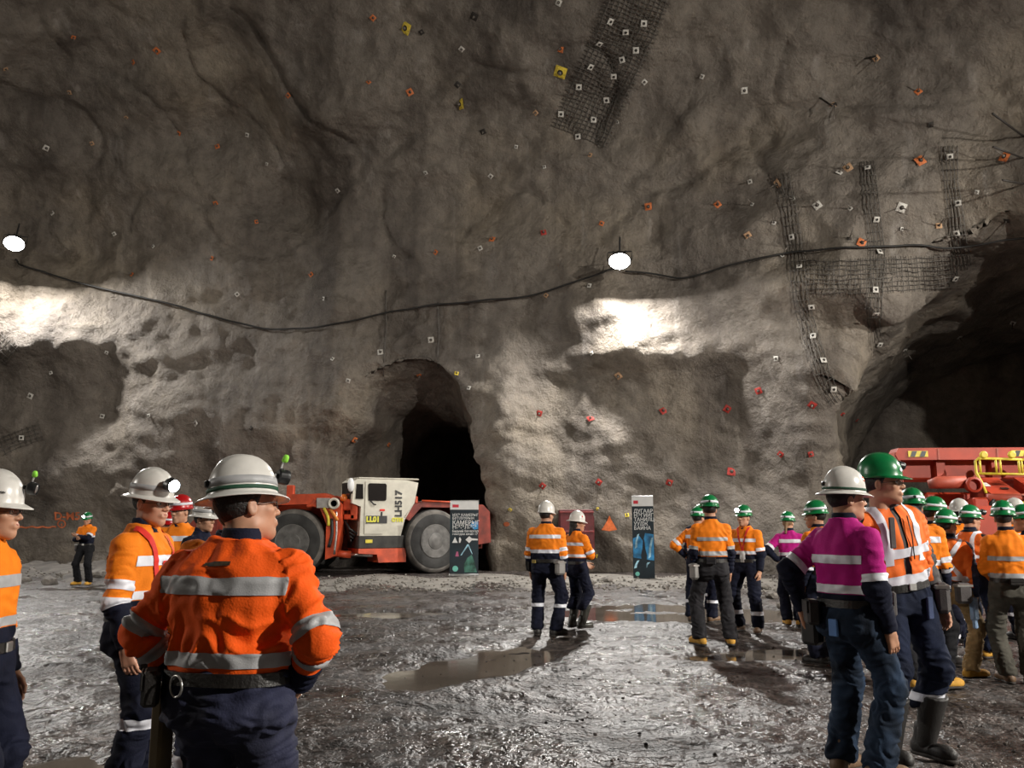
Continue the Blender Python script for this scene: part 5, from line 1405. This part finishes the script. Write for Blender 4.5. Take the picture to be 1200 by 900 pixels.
# ------------------------------------------------------------------ dark red cabinet on the wall
M_DRED = mat('dark_red_paint', (.085, .008, .010), rough=.55, var=.3, vscale=4)
M_DRED2 = mat('dull_red_frame_paint', (.16, .02, .02), rough=.55, var=.3, vscale=4)
c0, _ = on_wall(676, 620); cy = min(c0.y - .35, 27.4)
a = at_depth(655, 597, cy); b = at_depth(697, 649, cy); w, h = b.x - a.x, a.z - b.z
e = empty('wall_cabinet', ((a.x + b.x) / 2, cy, b.z)); tag(e, 'dark red steel cabinet on the wall behind the pair in white helmets', 'cabinet')
MB().box((0, .22, h / 2), (w, .44, h), bev=.02).build('body', M_DRED, e)
for sx in (-1, 1): MB().box((sx * w * .25, -.012, h / 2), (w * .44, .03, h * .86), bev=.008).build('door', M_DRED, e)
for z in (.06, .5, .94): MB().box((0, -.035, h * z), (w * .98, .03, .05), bev=.008).build('rail', M_DRED2, e)
for sx in (-1, 1): MB().tube([(sx * .05, -.03, h * .42), (sx * .05, -.07, h * .44), (sx * .05, -.07, h * .56), (sx * .05, -.03, h * .58)], .012, 6).build('handle', M_STEEL, e)

# ================================================================== roll-up banners
M_BDARK = mat('banner_dark_print', (.012, .022, .034), rough=.55, var=.5, vscale=1.5, color2=(.012, .03, .042))
M_BWHITE = mat('banner_white_print', (.68, .68, .68), rough=.55, var=.04)
M_BRED = mat('banner_red_print', (.55, .03, .05), rough=.55, var=.1)
M_BTEAL = mat('banner_teal_print', (.16, .50, .43), rough=.55, var=.15)
M_BGREEN = mat('banner_green_print', (.04, .13, .10), rough=.55, var=.7, vscale=5)
M_BBLUE = mat('banner_blue_print', (.03, .20, .42), rough=.55, var=.6, vscale=4)
M_BSKY = mat('banner_pale_blue_print', (.28, .48, .62), rough=.55, var=.7, vscale=4)
M_ALU = mat('aluminium', (.5, .5, .5), rough=.4, metal=.8, var=.1)
def banner(px, py_b, depth, w, h, rz, label, kind):
    p = at_depth(px, py_b, depth); e = empty('roll_up_banner', (p.x, depth, p.z), rz); tag(e, label, 'banner')
    def patch(nm, x0, x1, z0, z1, m, lift=.004, poly=None, par=None):
        mb = MB(); 
        if poly: mb.prism([(x0 + (x1 - x0) * u, z0 + (z1 - z0) * v) for u, v in poly], 'y', -lift - .001, -lift + .002)
        else: mb.box(((x0 + x1) / 2, -lift, (z0 + z1) / 2), (x1 - x0, .003, z1 - z0))
        return mb.build(nm, m, par or pan)
    pan = MB().box((0, 0, h / 2 + .05), (w, .004, h)).build('printed_panel', M_BDARK, e)
    MB().box((0, 0, .03), (w * 1.04, .14, .07), bev=.02).build('base_cassette', M_ALU, e)
    MB().tube([(0, .04, .03), (0, .03, h + .04)], .012, 8).build('support_pole', M_ALU, e)
    MB().box((0, 0, h + .055), (w * 1.01, .02, .025), bev=.006).build('top_rail', M_ALU, e)
    for sx in (-1, 1): MB().box((sx * w * .38, 0, .015), (.05, .26, .03), bev=.01).build('foot', M_ALU, e)
    H0 = .06; patch('header', -w / 2, w / 2, h * .875 + H0, h + H0 - .012, M_BWHITE)
    patch('logo', -w * .42, -w * .20, h * .905 + H0, h * .945 + H0, M_BRED, .007)
    disc = [(.5 + .5 * math.cos(2 * PI * k / 16), .5 + .5 * math.sin(2 * PI * k / 16)) for k in range(16)]
    patch('badge', -w * .40, -w * .20, h * .03 + H0, h * .03 + w * .2 + H0, M_BTEAL, .007, disc)
    def txt(s, z, size): text_mesh('lettering', s, size, M_BWHITE, pan, (-w * .42, -.006, z), (PI / 2, 0, 0), align='LEFT', extrude=.001, weight=size * .012)
    if kind == 1:
        txt('ИХЭ КАМЕРЫГ', h * .80 + H0, .10); txt('БУТЛУУРЫН', h * .755 + H0, .10)
        txt('КАМЕРЫГ', h * .695 + H0, .155); txt('НЭЭЛЭЭ', h * .635 + H0, .155)
        txt('Бидний бахархал', h * .58 + H0, .088); txt('хамтдаа ажил 17', h * .54 + H0, .088)
        patch('print_blue', w * .2, w * .49, h * .60 + H0, h * .72 + H0, M_BBLUE, .003, [(.3, 1), (1, .9), (1, .1), (.5, 0), (0, .4)])
        patch('print_white', w * .05, w * .48, h * .415 + H0, h * .51 + H0, M_BWHITE, .005, [(0, .5), (.3, 1), (.5, .7), (1, .62), (1, .42), (.5, .4), (.3, 0)])
        patch('print_white', -w * .42, -w * .22, h * .42 + H0, h * .50 + H0, M_BWHITE, .005, [(0, 0), (.2, .35), (.5, 1), (.8, .35), (1, 0)])
        patch('print_white', -w * .18, -w * .10, h * .42 + H0, h * .50 + H0, M_BWHITE, .005, [(0, 0), (.6, 0), (1, .6), (.4, 1), (0, .8)])
        patch('print_beam', -w * .12, w * .30, h * .25 + H0, h * .40 + H0, M_BSKY, .004, [(0, 0), (.08, 0), (.62, .85), (.95, .1), (1, .12), (.68, 1), (.55, 1)])
        patch('print_pink', -w * .30, -w * .18, h * .235 + H0, h * .30 + H0, mat('banner_pink_print', (.4, .1, .2), rough=.55), .005, [(0, 0), (1, 0), (.8, 1), (.3, 1)])
        patch('print_green', 0, w * .45, h * .02 + H0, h * .26 + H0, M_BGREEN, .003, [(.05, 0), (1, 0), (.85, .5), (.6, 1), (.25, .8), (0, .4)])
    else:
        for j, s in enumerate(('ДУГААР', 'НЭГИЙГ', 'ТАНИЛЦ', 'УУЛЖ', 'БАЙНА')): txt(s, h * (.815 - .052 * j) + H0, .135)
        patch('print_blue', -w * .48, w * .48, h * .22 + H0, h * .55 + H0, M_BBLUE, .003, [(0, .1), (1, 0), (1, .95), (.6, 1), (.5, .7), (.3, .9), (0, .8)])
        for (x0, x1, z0, z1) in ((-.40, -.18, .36, .54), (.22, .46, .24, .50), (-.46, -.2, .12, .22), (.0, .3, .13, .2)):
            patch('print_pale', w * x0, w * x1, h * z0 + H0, h * z1 + H0, M_BSKY, .005, [(0, 0), (.5, .1), (.6, .5), (1, 1), (.6, .95), (.2, .5)])
        patch('print_dark', -w * .12, w * .16, h * .10 + H0, h * .47 + H0, M_BDARK, .006, [(.2, 0), (.8, 0), (1, .5), (.75, .7), (.6, 1), (.4, 1), (.25, .7), (0, .5)])
    return e
banner(543.5, 675, 24.3, .80, 2.02, .05, 'wide dark banner with white lettering standing in front of the loader wheel', 1)
banner(755, 681, 23.6, .60, 2.22, -.42, 'slim blue banner with white header standing alone by the wall', 2)

# ================================================================== the articulated loader
M_LOR = mat('loader_orange_paint', (.50, .065, .02), rough=.5, var=.3, vscale=3, bump=.1, bscale=20)
M_LOD = mat('shaded_loader_orange_paint', (.17, .022, .012), rough=.6, var=.4, vscale=3)  # loader orange darkened: shade over the rear half is put into the colour
M_CREAM = mat('cream_cab_paint', (.52, .49, .41), rough=.45, var=.12, vscale=3)
M_TIRE = mat('dusty_tyre_rubber', (.032, .031, .030), rough=.8, var=.35, vscale=3, bump=.3, bscale=25)
M_TIRED = mat('pale_dust_on_tyre', (.115, .105, .095), rough=.9, var=.4, vscale=4)
M_RIM = mat('grey_wheel_rim', (.12, .115, .11), rough=.55, metal=.3, var=.3, vscale=5)
M_DGLASS = mat('dark_cab_glass', (.012, .010, .010), rough=.12, var=.3, vscale=2)
M_YST = mat('yellow_sticker', (.62, .58, .04), rough=.5, var=.08)
M_HOSE = mat('black_hose', (.012, .012, .012), rough=.5, var=.3)
M_YEL = mat('yellow_safety_paint', (.62, .50, .04), rough=.5, var=.15)

loader = empty('articulated_loader', (-5.15, 27.35, 0)); tag(loader, 'orange low-profile underground loader with cream cab parked at the tunnel mouth', 'loader')
RA = D2R(30); RM = Matrix.Rotation(RA, 3, 'Z')
def build_r(mb, name, m, parent=loader, smooth=False):       # parts of the rear frame, turned about the hinge
    mb.V = [tuple(RM @ Vector(v)) for v in mb.V]; return mb.build(name, m, parent, smooth=smooth)
def wheel(cx, cy, rear):
    R_ = .985; w = .40; Rx = Matrix.Rotation(PI / 2, 3, 'X')
    near = -1 if cy < 0 else 1
    prof = [(.50, -w), (.55, -w - .02), (.80, -w - .03), (.93, -w + .02), (R_, -w + .12), (R_, w - .12), (.93, w - .02), (.80, w + .03), (.55, w + .02), (.50, w)]
    mk = (lambda mb, n, m, p, s: build_r(mb, n, m, p, s)) if rear else (lambda mb, n, m, p, s: mb.build(n, m, p, smooth=s))
    C = (cx, cy, R_ - .02)
    t = mk(MB().lathe(prof, 44, c=C, R=Rx, close=True), 'tyre', M_TIRE, loader, True)
    yo = near * (w + .02)
    def disc(name, pr, m, par): return mk(MB().lathe(pr, 36, c=C, R=Rx), name, m, par, False)
    s = -near     # lathe axis runs along -y after the turn
    disc('dusty_tread_edge', [(.86, s * (w + .012)), (.90, s * (w + .006)), (.94, s * (w - .02)), (.975, s * (w - .075)), (.96, s * (w - .10))], M_TIRED, t)
    disc('rim', [(.52, s * (w + .03)), (.50, s * (w + .035)), (.47, s * (w + .02)), (.42, s * (w - .05)), (.36, s * (w - .10)), (.30, s * (w - .10)), (.001, s * (w - .10))], M_RIM, t)
    h_ = disc('hub', [(.29, s * (w - .10)), (.29, s * (w + .0)), (.24, s * (w + .04)), (.12, s * (w + .06)), (.001, s * (w + .062))], M_RIM, t)
    return t
for sy in (-1, 1): wheel(-1.43, sy * 1.0, False); wheel(2.33, sy * 1.05, True)
def zpy(py): return 1.5 + (614 - py) / 38.0
def xpx(px): return (px - 405) / 38.0
# front half
MB().box((-1.5, 0, .95), (2.4, 1.0, .7), bev=.05).build('front_frame', M_LOR, loader)
MB().prism([(-2.6, 1.85), (-2.35, 2.05), (-1.75, 2.2), (-1.6, 2.38), (-.55, 2.40), (-.2, 2.28), (.02, 2.08), (.02, 1.5), (-.15, .55), (-.42, .45), (-.42, 1.5), (-.62, 1.95), (-1.0, 2.08), (-2.0, 2.06), (-2.5, 1.75)], 'y', -1.42, -.55).build('front_mudguard', M_LOR, loader)
MB().prism([(-2.6, 1.85), (-1.75, 2.2), (-.55, 2.40), (.02, 2.08), (.02, 1.0), (-.42, .9), (-.62, 1.95), (-2.0, 2.06)], 'y', .55, 1.4).build('front_mudguard', M_LOR, loader)
MB().prism([(-.1, 1.2), (-.1, 2.15), (-.7, 2.45), (-1.6, 2.4), (-3.6, 1.7), (-4.3, .75), (-3.9, .6), (-3.3, 1.2), (-1.6, 1.6)], 'y', -.45, .45).build('boom', M_LOR, loader)
bu = MB().prism([(-3.7, .25), (-3.7, 1.75), (-4.1, 1.95), (-4.9, 1.1), (-6.3, .3), (-6.3, .18), (-4.2, .12)], 'y', -1.4, 1.4).build('bucket', M_LOD, loader)
MB().box((-6.35, 0, .2), (.2, 2.86, .1), bev=.02).build('cutting_edge', M_RIM, bu)
MB().box((xpx(343), -1.0, zpy(580)), (.22, .2, .55), bev=.02).build('light_post', M_LOR, loader)
MB().box((xpx(385), -1.44, zpy(590.5)), (.40, .05, .30), bev=.01).build('grey_panel', mat('grey_panel_paint', (.33, .31, .29), var=.15), loader)
MB().lathe([(.17, 0), (.17, .10), (.14, .12), (.10, .10), (.09, .04)], 24, c=(xpx(397.5), -1.42, zpy(591)), R=Matrix.Rotation(PI / 2, 3, 'X')).build('headlight', M_CREAM, loader)
MB().lathe([(.09, 0), (.001, .0)], 20, c=(xpx(397.5), -1.50, zpy(591)), R=Matrix.Rotation(PI / 2, 3, 'X')).build('headlight_lens', M_BLACK, loader)
for k, (pts, r, m, nm) in enumerate([([(386, 596), (391, 606), (392, 616)], .045, M_YEL, 'hose'), ([(393, 597), (398, 604), (402, 610)], .05, mat('orange_hose', (.6, .2, .03)), 'hose'), ([(395, 608), (396, 625), (393, 640)], .05, M_HOSE, 'hose'), ([(400, 600), (401, 625), (399, 648)], .035, M_STEEL, 'pipe'), ([(376, 586), (372, 592), (366, 594)], .06, M_LOR, 'fitting'), ([(391, 612), (396, 613)], .08, M_WPLAS, 'valve'), ([(391, 617), (399, 617)], .05, M_STEEL, 'valve')]):
    MB().tube([(xpx(a), -1.46 + .02 * k, zpy(b)) for a, b in smooth_line(pts, 4)], r, 8).build(nm, m, loader, smooth=True)
# hinge region
MB().lathe([(.28, .4), (.28, 1.5)], 20).build('hinge_pin', M_RIM, loader)
MB().box((.25, 0, .95), (.8, .7, .5), bev=.04).build('hinge_block', M_LOD, loader)
MB().tube([(-.35, -.95, .62), (.25, -.9, .58)], .11, 12).build('steering_ram', M_LOR, loader, smooth=True)
MB().tube([(.2, -.9, .58), (.9, -.82, .56)], .06, 10).build('steering_rod', M_STEEL, loader, smooth=True)
for k in range(5):
    MB().tube([(-.05 + .02 * k, -1.0 + .08 * k, 1.75 - .1 * k), (.22, -1.1 + .1 * k, 1.35 - .12 * k), (.5, -.95 + .1 * k, 1.15 - .1 * k)], .04, 7).build('hose', M_HOSE, loader, smooth=True)
# rear half: local u runs rearwards, v away from the viewer
def upx(px, v=-1.3): return ((px - 405) / 38.0 + v * math.sin(RA)) / math.cos(RA)
build_r(MB().box((2.4, 0, .95), (3.6, 1.1, .75), bev=.05), 'rear_frame', M_LOD)
build_r(MB().prism([(1.3, 1.7), (1.6, 2.1), (2.0, 2.2), (4.1, 2.12), (4.35, 1.9), (4.4, .9), (3.6, .8), (3.3, 1.5), (2.9, 2.02), (1.9, 2.02), (1.5, 1.6)], 'y', -1.3, -.6), 'rear_mudguard', M_LOD)
build_r(MB().prism([(1.3, 1.0), (1.4, 2.1), (2.0, 2.2), (4.1, 2.12), (4.45, 1.9), (4.45, .7), (3.4, .6)], 'y', -.6, 1.25), 'engine_hood', M_LOD)
for k in range(7): build_r(MB().box((1.9 + .32 * k, 0, 2.2), (.06, 1.1, .06), bev=.01), 'grille_bar', M_RIM)
u0 = -.12
cab = build_r(MB().prism([(u0, 1.14), (u0 + .02, 2.02), (u0 - .26, 2.12), (u0 - .22, 2.78), (u0 - .1, 2.86), (1.35, 2.86), (1.78, 2.78), (1.66, 2.15), (1.34, 1.62), (1.22, 1.14)], 'y', -1.3, -.2), 'cab', M_CREAM)
build_r(MB().box((.80, -.75, 2.885), (2.0, 1.14, .05), bev=.02), 'cab_roof', M_CREAM, cab)
dr = build_r(MB().prism([(.02, 1.2), (.02, 2.78), (.78, 2.8), (.78, 1.7), (.62, 1.2)], 'y', -1.325, -1.295), 'cab_door', M_CREAM, cab)
build_r(MB().prism([(.12, 2.2), (.10, 2.68), (.14, 2.73), (.66, 2.73), (.70, 2.68), (.70, 2.24), (.66, 2.2)], 'y', -1.345, -1.32), 'door_window', M_DGLASS, cab)
build_r(MB().prism([(u0 - .16, 2.25), (u0 - .14, 2.70), (-.06, 2.70), (-.04, 2.25)], 'y', -1.325, -1.298), 'quarter_window', M_DGLASS, cab)
build_r(MB().prism([(-1.12, 2.2), (-1.12, 2.75), (-.38, 2.75), (-.38, 2.2)], 'x', u0 - .285, u0 - .235), 'windscreen', M_DGLASS, cab)
build_r(MB().tube([(.18, -1.35, 2.2), (.28, -1.37, 2.1), (.36, -1.35, 2.08)], .02, 6), 'door_handle', M_BLACK, cab, True)
build_r(MB().box((.56, -1.33, 1.78), (.06, .03, .16), bev=.01), 'door_lock', M_BLACK, cab)
build_r(MB().lathe([(.01, .05), (.09, .04), (.11, .0), (.09, -.04), (.01, -.05)], 14, c=(u0 - .34, -1.36, 2.66), R=Matrix.Rotation(PI / 2, 3, 'X') @ Matrix.Diagonal((1, 2.0, 1)).to_3x3()), 'mirror', M_WPLAS, cab, True)
build_r(MB().tube([(u0 - .3, -1.35, 2.4), (u0 - .3, -1.35, 2.7)], .025, 6), 'mirror_bracket', M_BLACK, cab, True)
def cab_text(s, u, z, size, m, roll=0.0, w=.004):
    t = text_mesh('lettering', s, size, m, cab, tuple(RM @ Vector((u, -1.312, z))), (PI / 2, 0, 0), extrude=.004, weight=w)
    t.rotation_euler = (RM.to_4x4() @ Matrix.Rotation(PI / 2, 4, 'X') @ Matrix.Rotation(roll, 4, 'Z')).to_euler(); return t
cab_text('LH517', 1.13, 2.12, .30, M_BLACK, PI / 2, .012)
cab_text('OT01', 1.10, 1.62, .16, M_YST, 0, .012)
st = build_r(MB().box((.40, -1.335, 1.63), (.68, .012, .23)), 'sticker_plate', M_BLACK, cab)
t = cab_text('LL01', .30, 1.63, .22, M_YST, 0, .012); t.location = tuple(RM @ Vector((.28, -1.345, 1.63)))
build_r(MB().box((.58, -1.34, 1.92), (.16, .01, .06)), 'red_sticker', M_REDS, cab)
build_r(MB().box((.6, -.75, .95), (1.5, 1.1, .40), bev=.03), 'dark_step_panel', mat('dark_grime_paint', (.03, .027, .024), var=.4, vscale=4), loader)
build_r(MB().box((.18, -1.31, .98), (.22, .02, .10)), 'yellow_plate', M_YEL, loader)
build_r(MB().prism([(-.15, .62), (-.15, .76), (1.4, .76), (1.4, .34), (.5, .34), (.45, .58)], 'y', -1.32, -.4), 'step', M_LOR, loader)
build_r(MB().tube([(1.9, -1.33, 2.22), (3.9, -1.33, 2.16)], .03, 6), 'hand_rail', M_LOR, loader, True)
build_r(MB().box((1.75, -1.2, 2.25), (.10, .10, .22), bev=.02), 'lamp_bracket', M_LOR, loader)
MB().box((-.10, -.9, 2.10), (.75, .35, .16), bev=.02).build('cream_ledge', M_CREAM, loader)
MB().lathe([(.10, 0), (.11, .1), (.08, .2), (.001, .22)], 14, c=(.02, -1.1, 2.18)).build('amber_beacon', mat('amber_lamp', (.6, .14, .02), rough=.3), loader, smooth=True)
for (a, b, c_, d_) in ((411, 592, .3, .34), (418, 600, .22, .5), (413, 606, .34, .16)): MB().box((xpx(a), -1.0, zpy(b)), (c_, .35, d_), bev=.03).build('valve_block', M_LOR, loader)

# ================================================================== the orange haul truck at the right tunnel
tx, ty = 9.95, 18.6
truck = empty('haul_truck', (tx, ty, 0), D2R(-4)); tag(truck, 'orange haul truck with yellow guard rail and hazard stripes by the right tunnel', 'truck')
M_TOR = mat('truck_red_orange_paint', (.36, .036, .012), rough=.55, var=.2, vscale=2)
M_TPK = mat('faded_pinkish_red_paint', (.36, .07, .04), rough=.55, var=.25, vscale=3)
box = MB().box((0, .95, 2.72), (3.04, 1.3, .5), bev=.04).build('dump_box', M_TOR, truck)
MB().prism([(-1.5, 2.88), (-1.56, 3.0), (-1.48, 3.14), (1.48, 3.14), (1.56, 3.0), (1.5, 2.88)], 'y', -.02, .45).build('lip_beam', M_TOR, box)
MB().prism([(-1.58, 2.35), (-1.62, 2.6), (-1.56, 3.05), (-1.46, 3.05), (-1.42, 2.4)], 'y', .0, 1.5).build('side_wall', M_TPK, box)
MB().prism([(1.58, 2.35), (1.62, 2.6), (1.56, 3.05), (1.46, 3.05), (1.42, 2.4)], 'y', .0, 1.5).build('side_wall', M_TOR, box)
MB().box((-.55, .22, 2.68), (.18, .16, .42)).build('upright', M_TOR, box)
MB().box((.62, .22, 2.68), (.18, .16, .42)).build('upright', M_TOR, box)
for cx in (-.64, .60): MB().prism([(-.03, 2.88), (-.03, 3.12), (.28, 2.88)], 'x', cx - .02, cx + .02, R=Matrix.Rotation(0, 3, 'Z')).build('gusset', M_TPK, box)
for cx in (-1.08, 1.10):
    pl = MB().box((cx, -.03, 3.01), (.42, .012, .13)).build('hazard_plate', M_YEL, box)
    for k in range(2):
        x0 = cx - .12 + .20 * k; MB().prism([(x0 - .05, 2.95), (x0 + .05, 2.95), (x0 + .10, 3.07), (x0, 3.07)], 'y', -.042, -.036).build('hazard_stripe', M_BLACK, pl)
# front body
MB().box((0, -.2, 1.25), (2.5, 3.2, 1.2), bev=.08).build('body', M_TOR, truck)
MB().tube([(-1.12, -.55, 2.32), (-.95, -.6, 2.36), (-.42, -.7, 2.36)], [.09, .13, .13], 14).build('lift_arm', M_TPK, truck, smooth=True)
ey = MB().lathe([(.16, 0), (.16, .14), (.115, .16), (.11, .06)], 20, c=(-.34, -.78, 2.30), R=Matrix.Rotation(PI / 2, 3, 'X')).build('arm_eye', M_TOR, truck)
MB().lathe([(.12, .05), (.001, .05)], 20, c=(-.34, -.78, 2.30), R=Matrix.Rotation(PI / 2, 3, 'X')).build('arm_pin', M_BLACK, ey)
for (x0, x1) in ((-.10, .47), (.80, 1.45)):
    hd = MB().prism([(-1.1, 2.02), (-1.1, 2.10), (-.2, 2.48), (-.1, 2.02)], 'x', x0, x1).build('hood_panel', M_TOR, truck)
    MB().box((x0 + .12, -.62, 2.315), (.11, .2, .01), R=Matrix.Rotation(D2R(23), 3, 'X')).build('sticker', M_WPLAS, hd)
    MB().box((x0 + .38, -.85, 2.225), (.15, .08, .01), R=Matrix.Rotation(D2R(23), 3, 'X')).build('vent', M_BLACK, hd)
MB().tube([(-.25, -1.2, 2.02), (.8, -1.2, 2.02)], .085, 12).build('nose_beam', M_TPK, truck, smooth=True)
MB().tube([(.62, -1.2, 2.05), (1.5, -1.1, 2.08)], .12, 12).build('nose_beam', M_TPK, truck, smooth=True)
MB().box((.28, -1.32, 1.90), (.62, .06, .09), bev=.02).build('yellow_stripe_bar', M_YEL, truck)
MB().box((.62, -1.28, 1.55), (.16, .12, .75), bev=.02).build('front_post', M_TOR, truck)
MB().box((-.38, -1.1, 1.75), (.3, .3, .55), bev=.03).build('front_block', M_TOR, truck)
MB().tube([(-.30, -1.0, 1.75), (-.2, -1.2, 1.85), (-.15, -1.25, 2.0)], .05, 8).build('hose', M_HOSE, truck, smooth=True)
cn = MB().lathe([(.10, 2.02), (.14, 2.08), (.14, 2.60), (.10, 2.66), (.001, 2.66)], 18, c=(.62, -1.45, 0)).build('air_filter', M_BLACK, truck, smooth=False)
MB().box((.66, -1.59, 2.34), (.02, .02, .6)).build('filter_strap', M_STEEL, cn)
MB().tube([(.62, -1.45, 2.05), (.62, -1.25, 1.95)], .04, 8).build('filter_foot', M_RIM, cn)
# guard rail
gr = MB().tube([(-.14, -.95, 2.12), (-.17, -.85, 2.35), (-.19, -.7, 2.55), (-.19, -.7, 2.80), (-.12, -.7, 2.86), (1.5, -.7, 2.80)], .028, 8).build('guard_rail', M_YEL, truck, smooth=True)
MB().tube([(-.19, -.7, 2.54), (1.5, -.7, 2.50)], .026, 8).build('mid_rail', M_YEL, gr, smooth=True)
for xx in (-.10, .22, .31, .68, .74): MB().tube([(xx, -.7, 2.53), (xx, -.7, 2.85)], .022, 8).build('rail_post', M_YEL, gr, smooth=True)
MB().tube([(.75, -.7, 2.70), (1.5, -.7, 2.66)], .02, 8).build('rail_bar', M_YEL, gr, smooth=True)
for xx in (-.02, .55, .92, 1.2): 
    lm = MB().lathe([(.04, 0), (.075, .03), (.075, .09), (.055, .10)], 14, c=(xx, -.66, 2.93), R=Matrix.Rotation(PI / 2, 3, 'X')).build('work_lamp', M_YEL, gr)
    MB().lathe([(.055, .085), (.001, .085)], 14, c=(xx, -.66, 2.93), R=Matrix.Rotation(PI / 2, 3, 'X')).build('lamp_lens', M_DGLASS, lm)
def twheel(cx, cy):
    Rx = Matrix.Rotation(PI / 2, 3, 'Y'); C = (cx, cy, .80)
    t = MB().lathe([(.42, -.25), (.70, -.27), (.80, -.2), (.80, .2), (.70, .27), (.42, .25)], 32, c=C, R=Rx, close=True).build('tyre', M_TIRE, truck, smooth=True)
    MB().lathe([(.43, -.2), (.3, -.12), (.001, -.12)], 24, c=C, R=Rx).lathe([(.43, .2), (.3, .12), (.001, .12)], 24, c=C, R=Rx).build('rim', M_RIM, t)
for sx in (-1, 1): twheel(sx * 1.2, -.4); twheel(sx * 1.2, 3.0)
MB().box((0, 2.4, 1.9), (1.4, 3.4, .6), bev=.05).build('rear_chassis', M_TOR, truck)

# ================================================================== every repeat gets a label of its own: its place in its row
ORD = ['first', 'second', 'third', 'fourth', 'fifth', 'sixth', 'seventh', 'eighth', 'ninth', 'tenth', 'eleventh', 'twelfth', 'thirteenth', 'fourteenth', 'fifteenth', 'sixteenth', 'seventeenth', 'eighteenth', 'nineteenth', 'twentieth', 'twenty-first', 'twenty-second', 'twenty-third', 'twenty-fourth']
bpy.context.view_layer.update()
_by = {}
for o in list(COL.objects):
    if o.parent is None and 'group' in o and o.name.split('.')[0] in ('rock_bolt', 'rock', 'drill_steel'):
        _by.setdefault(o['label'], []).append(o)
def _px(o):
    p = np.array(o.matrix_world.translation) if o.name.split('.')[0] != 'drill_steel' else np.mean([np.array(v.co) for v in o.data.vertices], 0)
    return float(project(p)[0])
for lab, L in _by.items():
    if len(L) == 1: continue
    L.sort(key=_px)
    for k, o in enumerate(L): o['label'] = lab + ', ' + (ORD[k] + ' from left' if k < len(L) - 1 else 'rightmost')
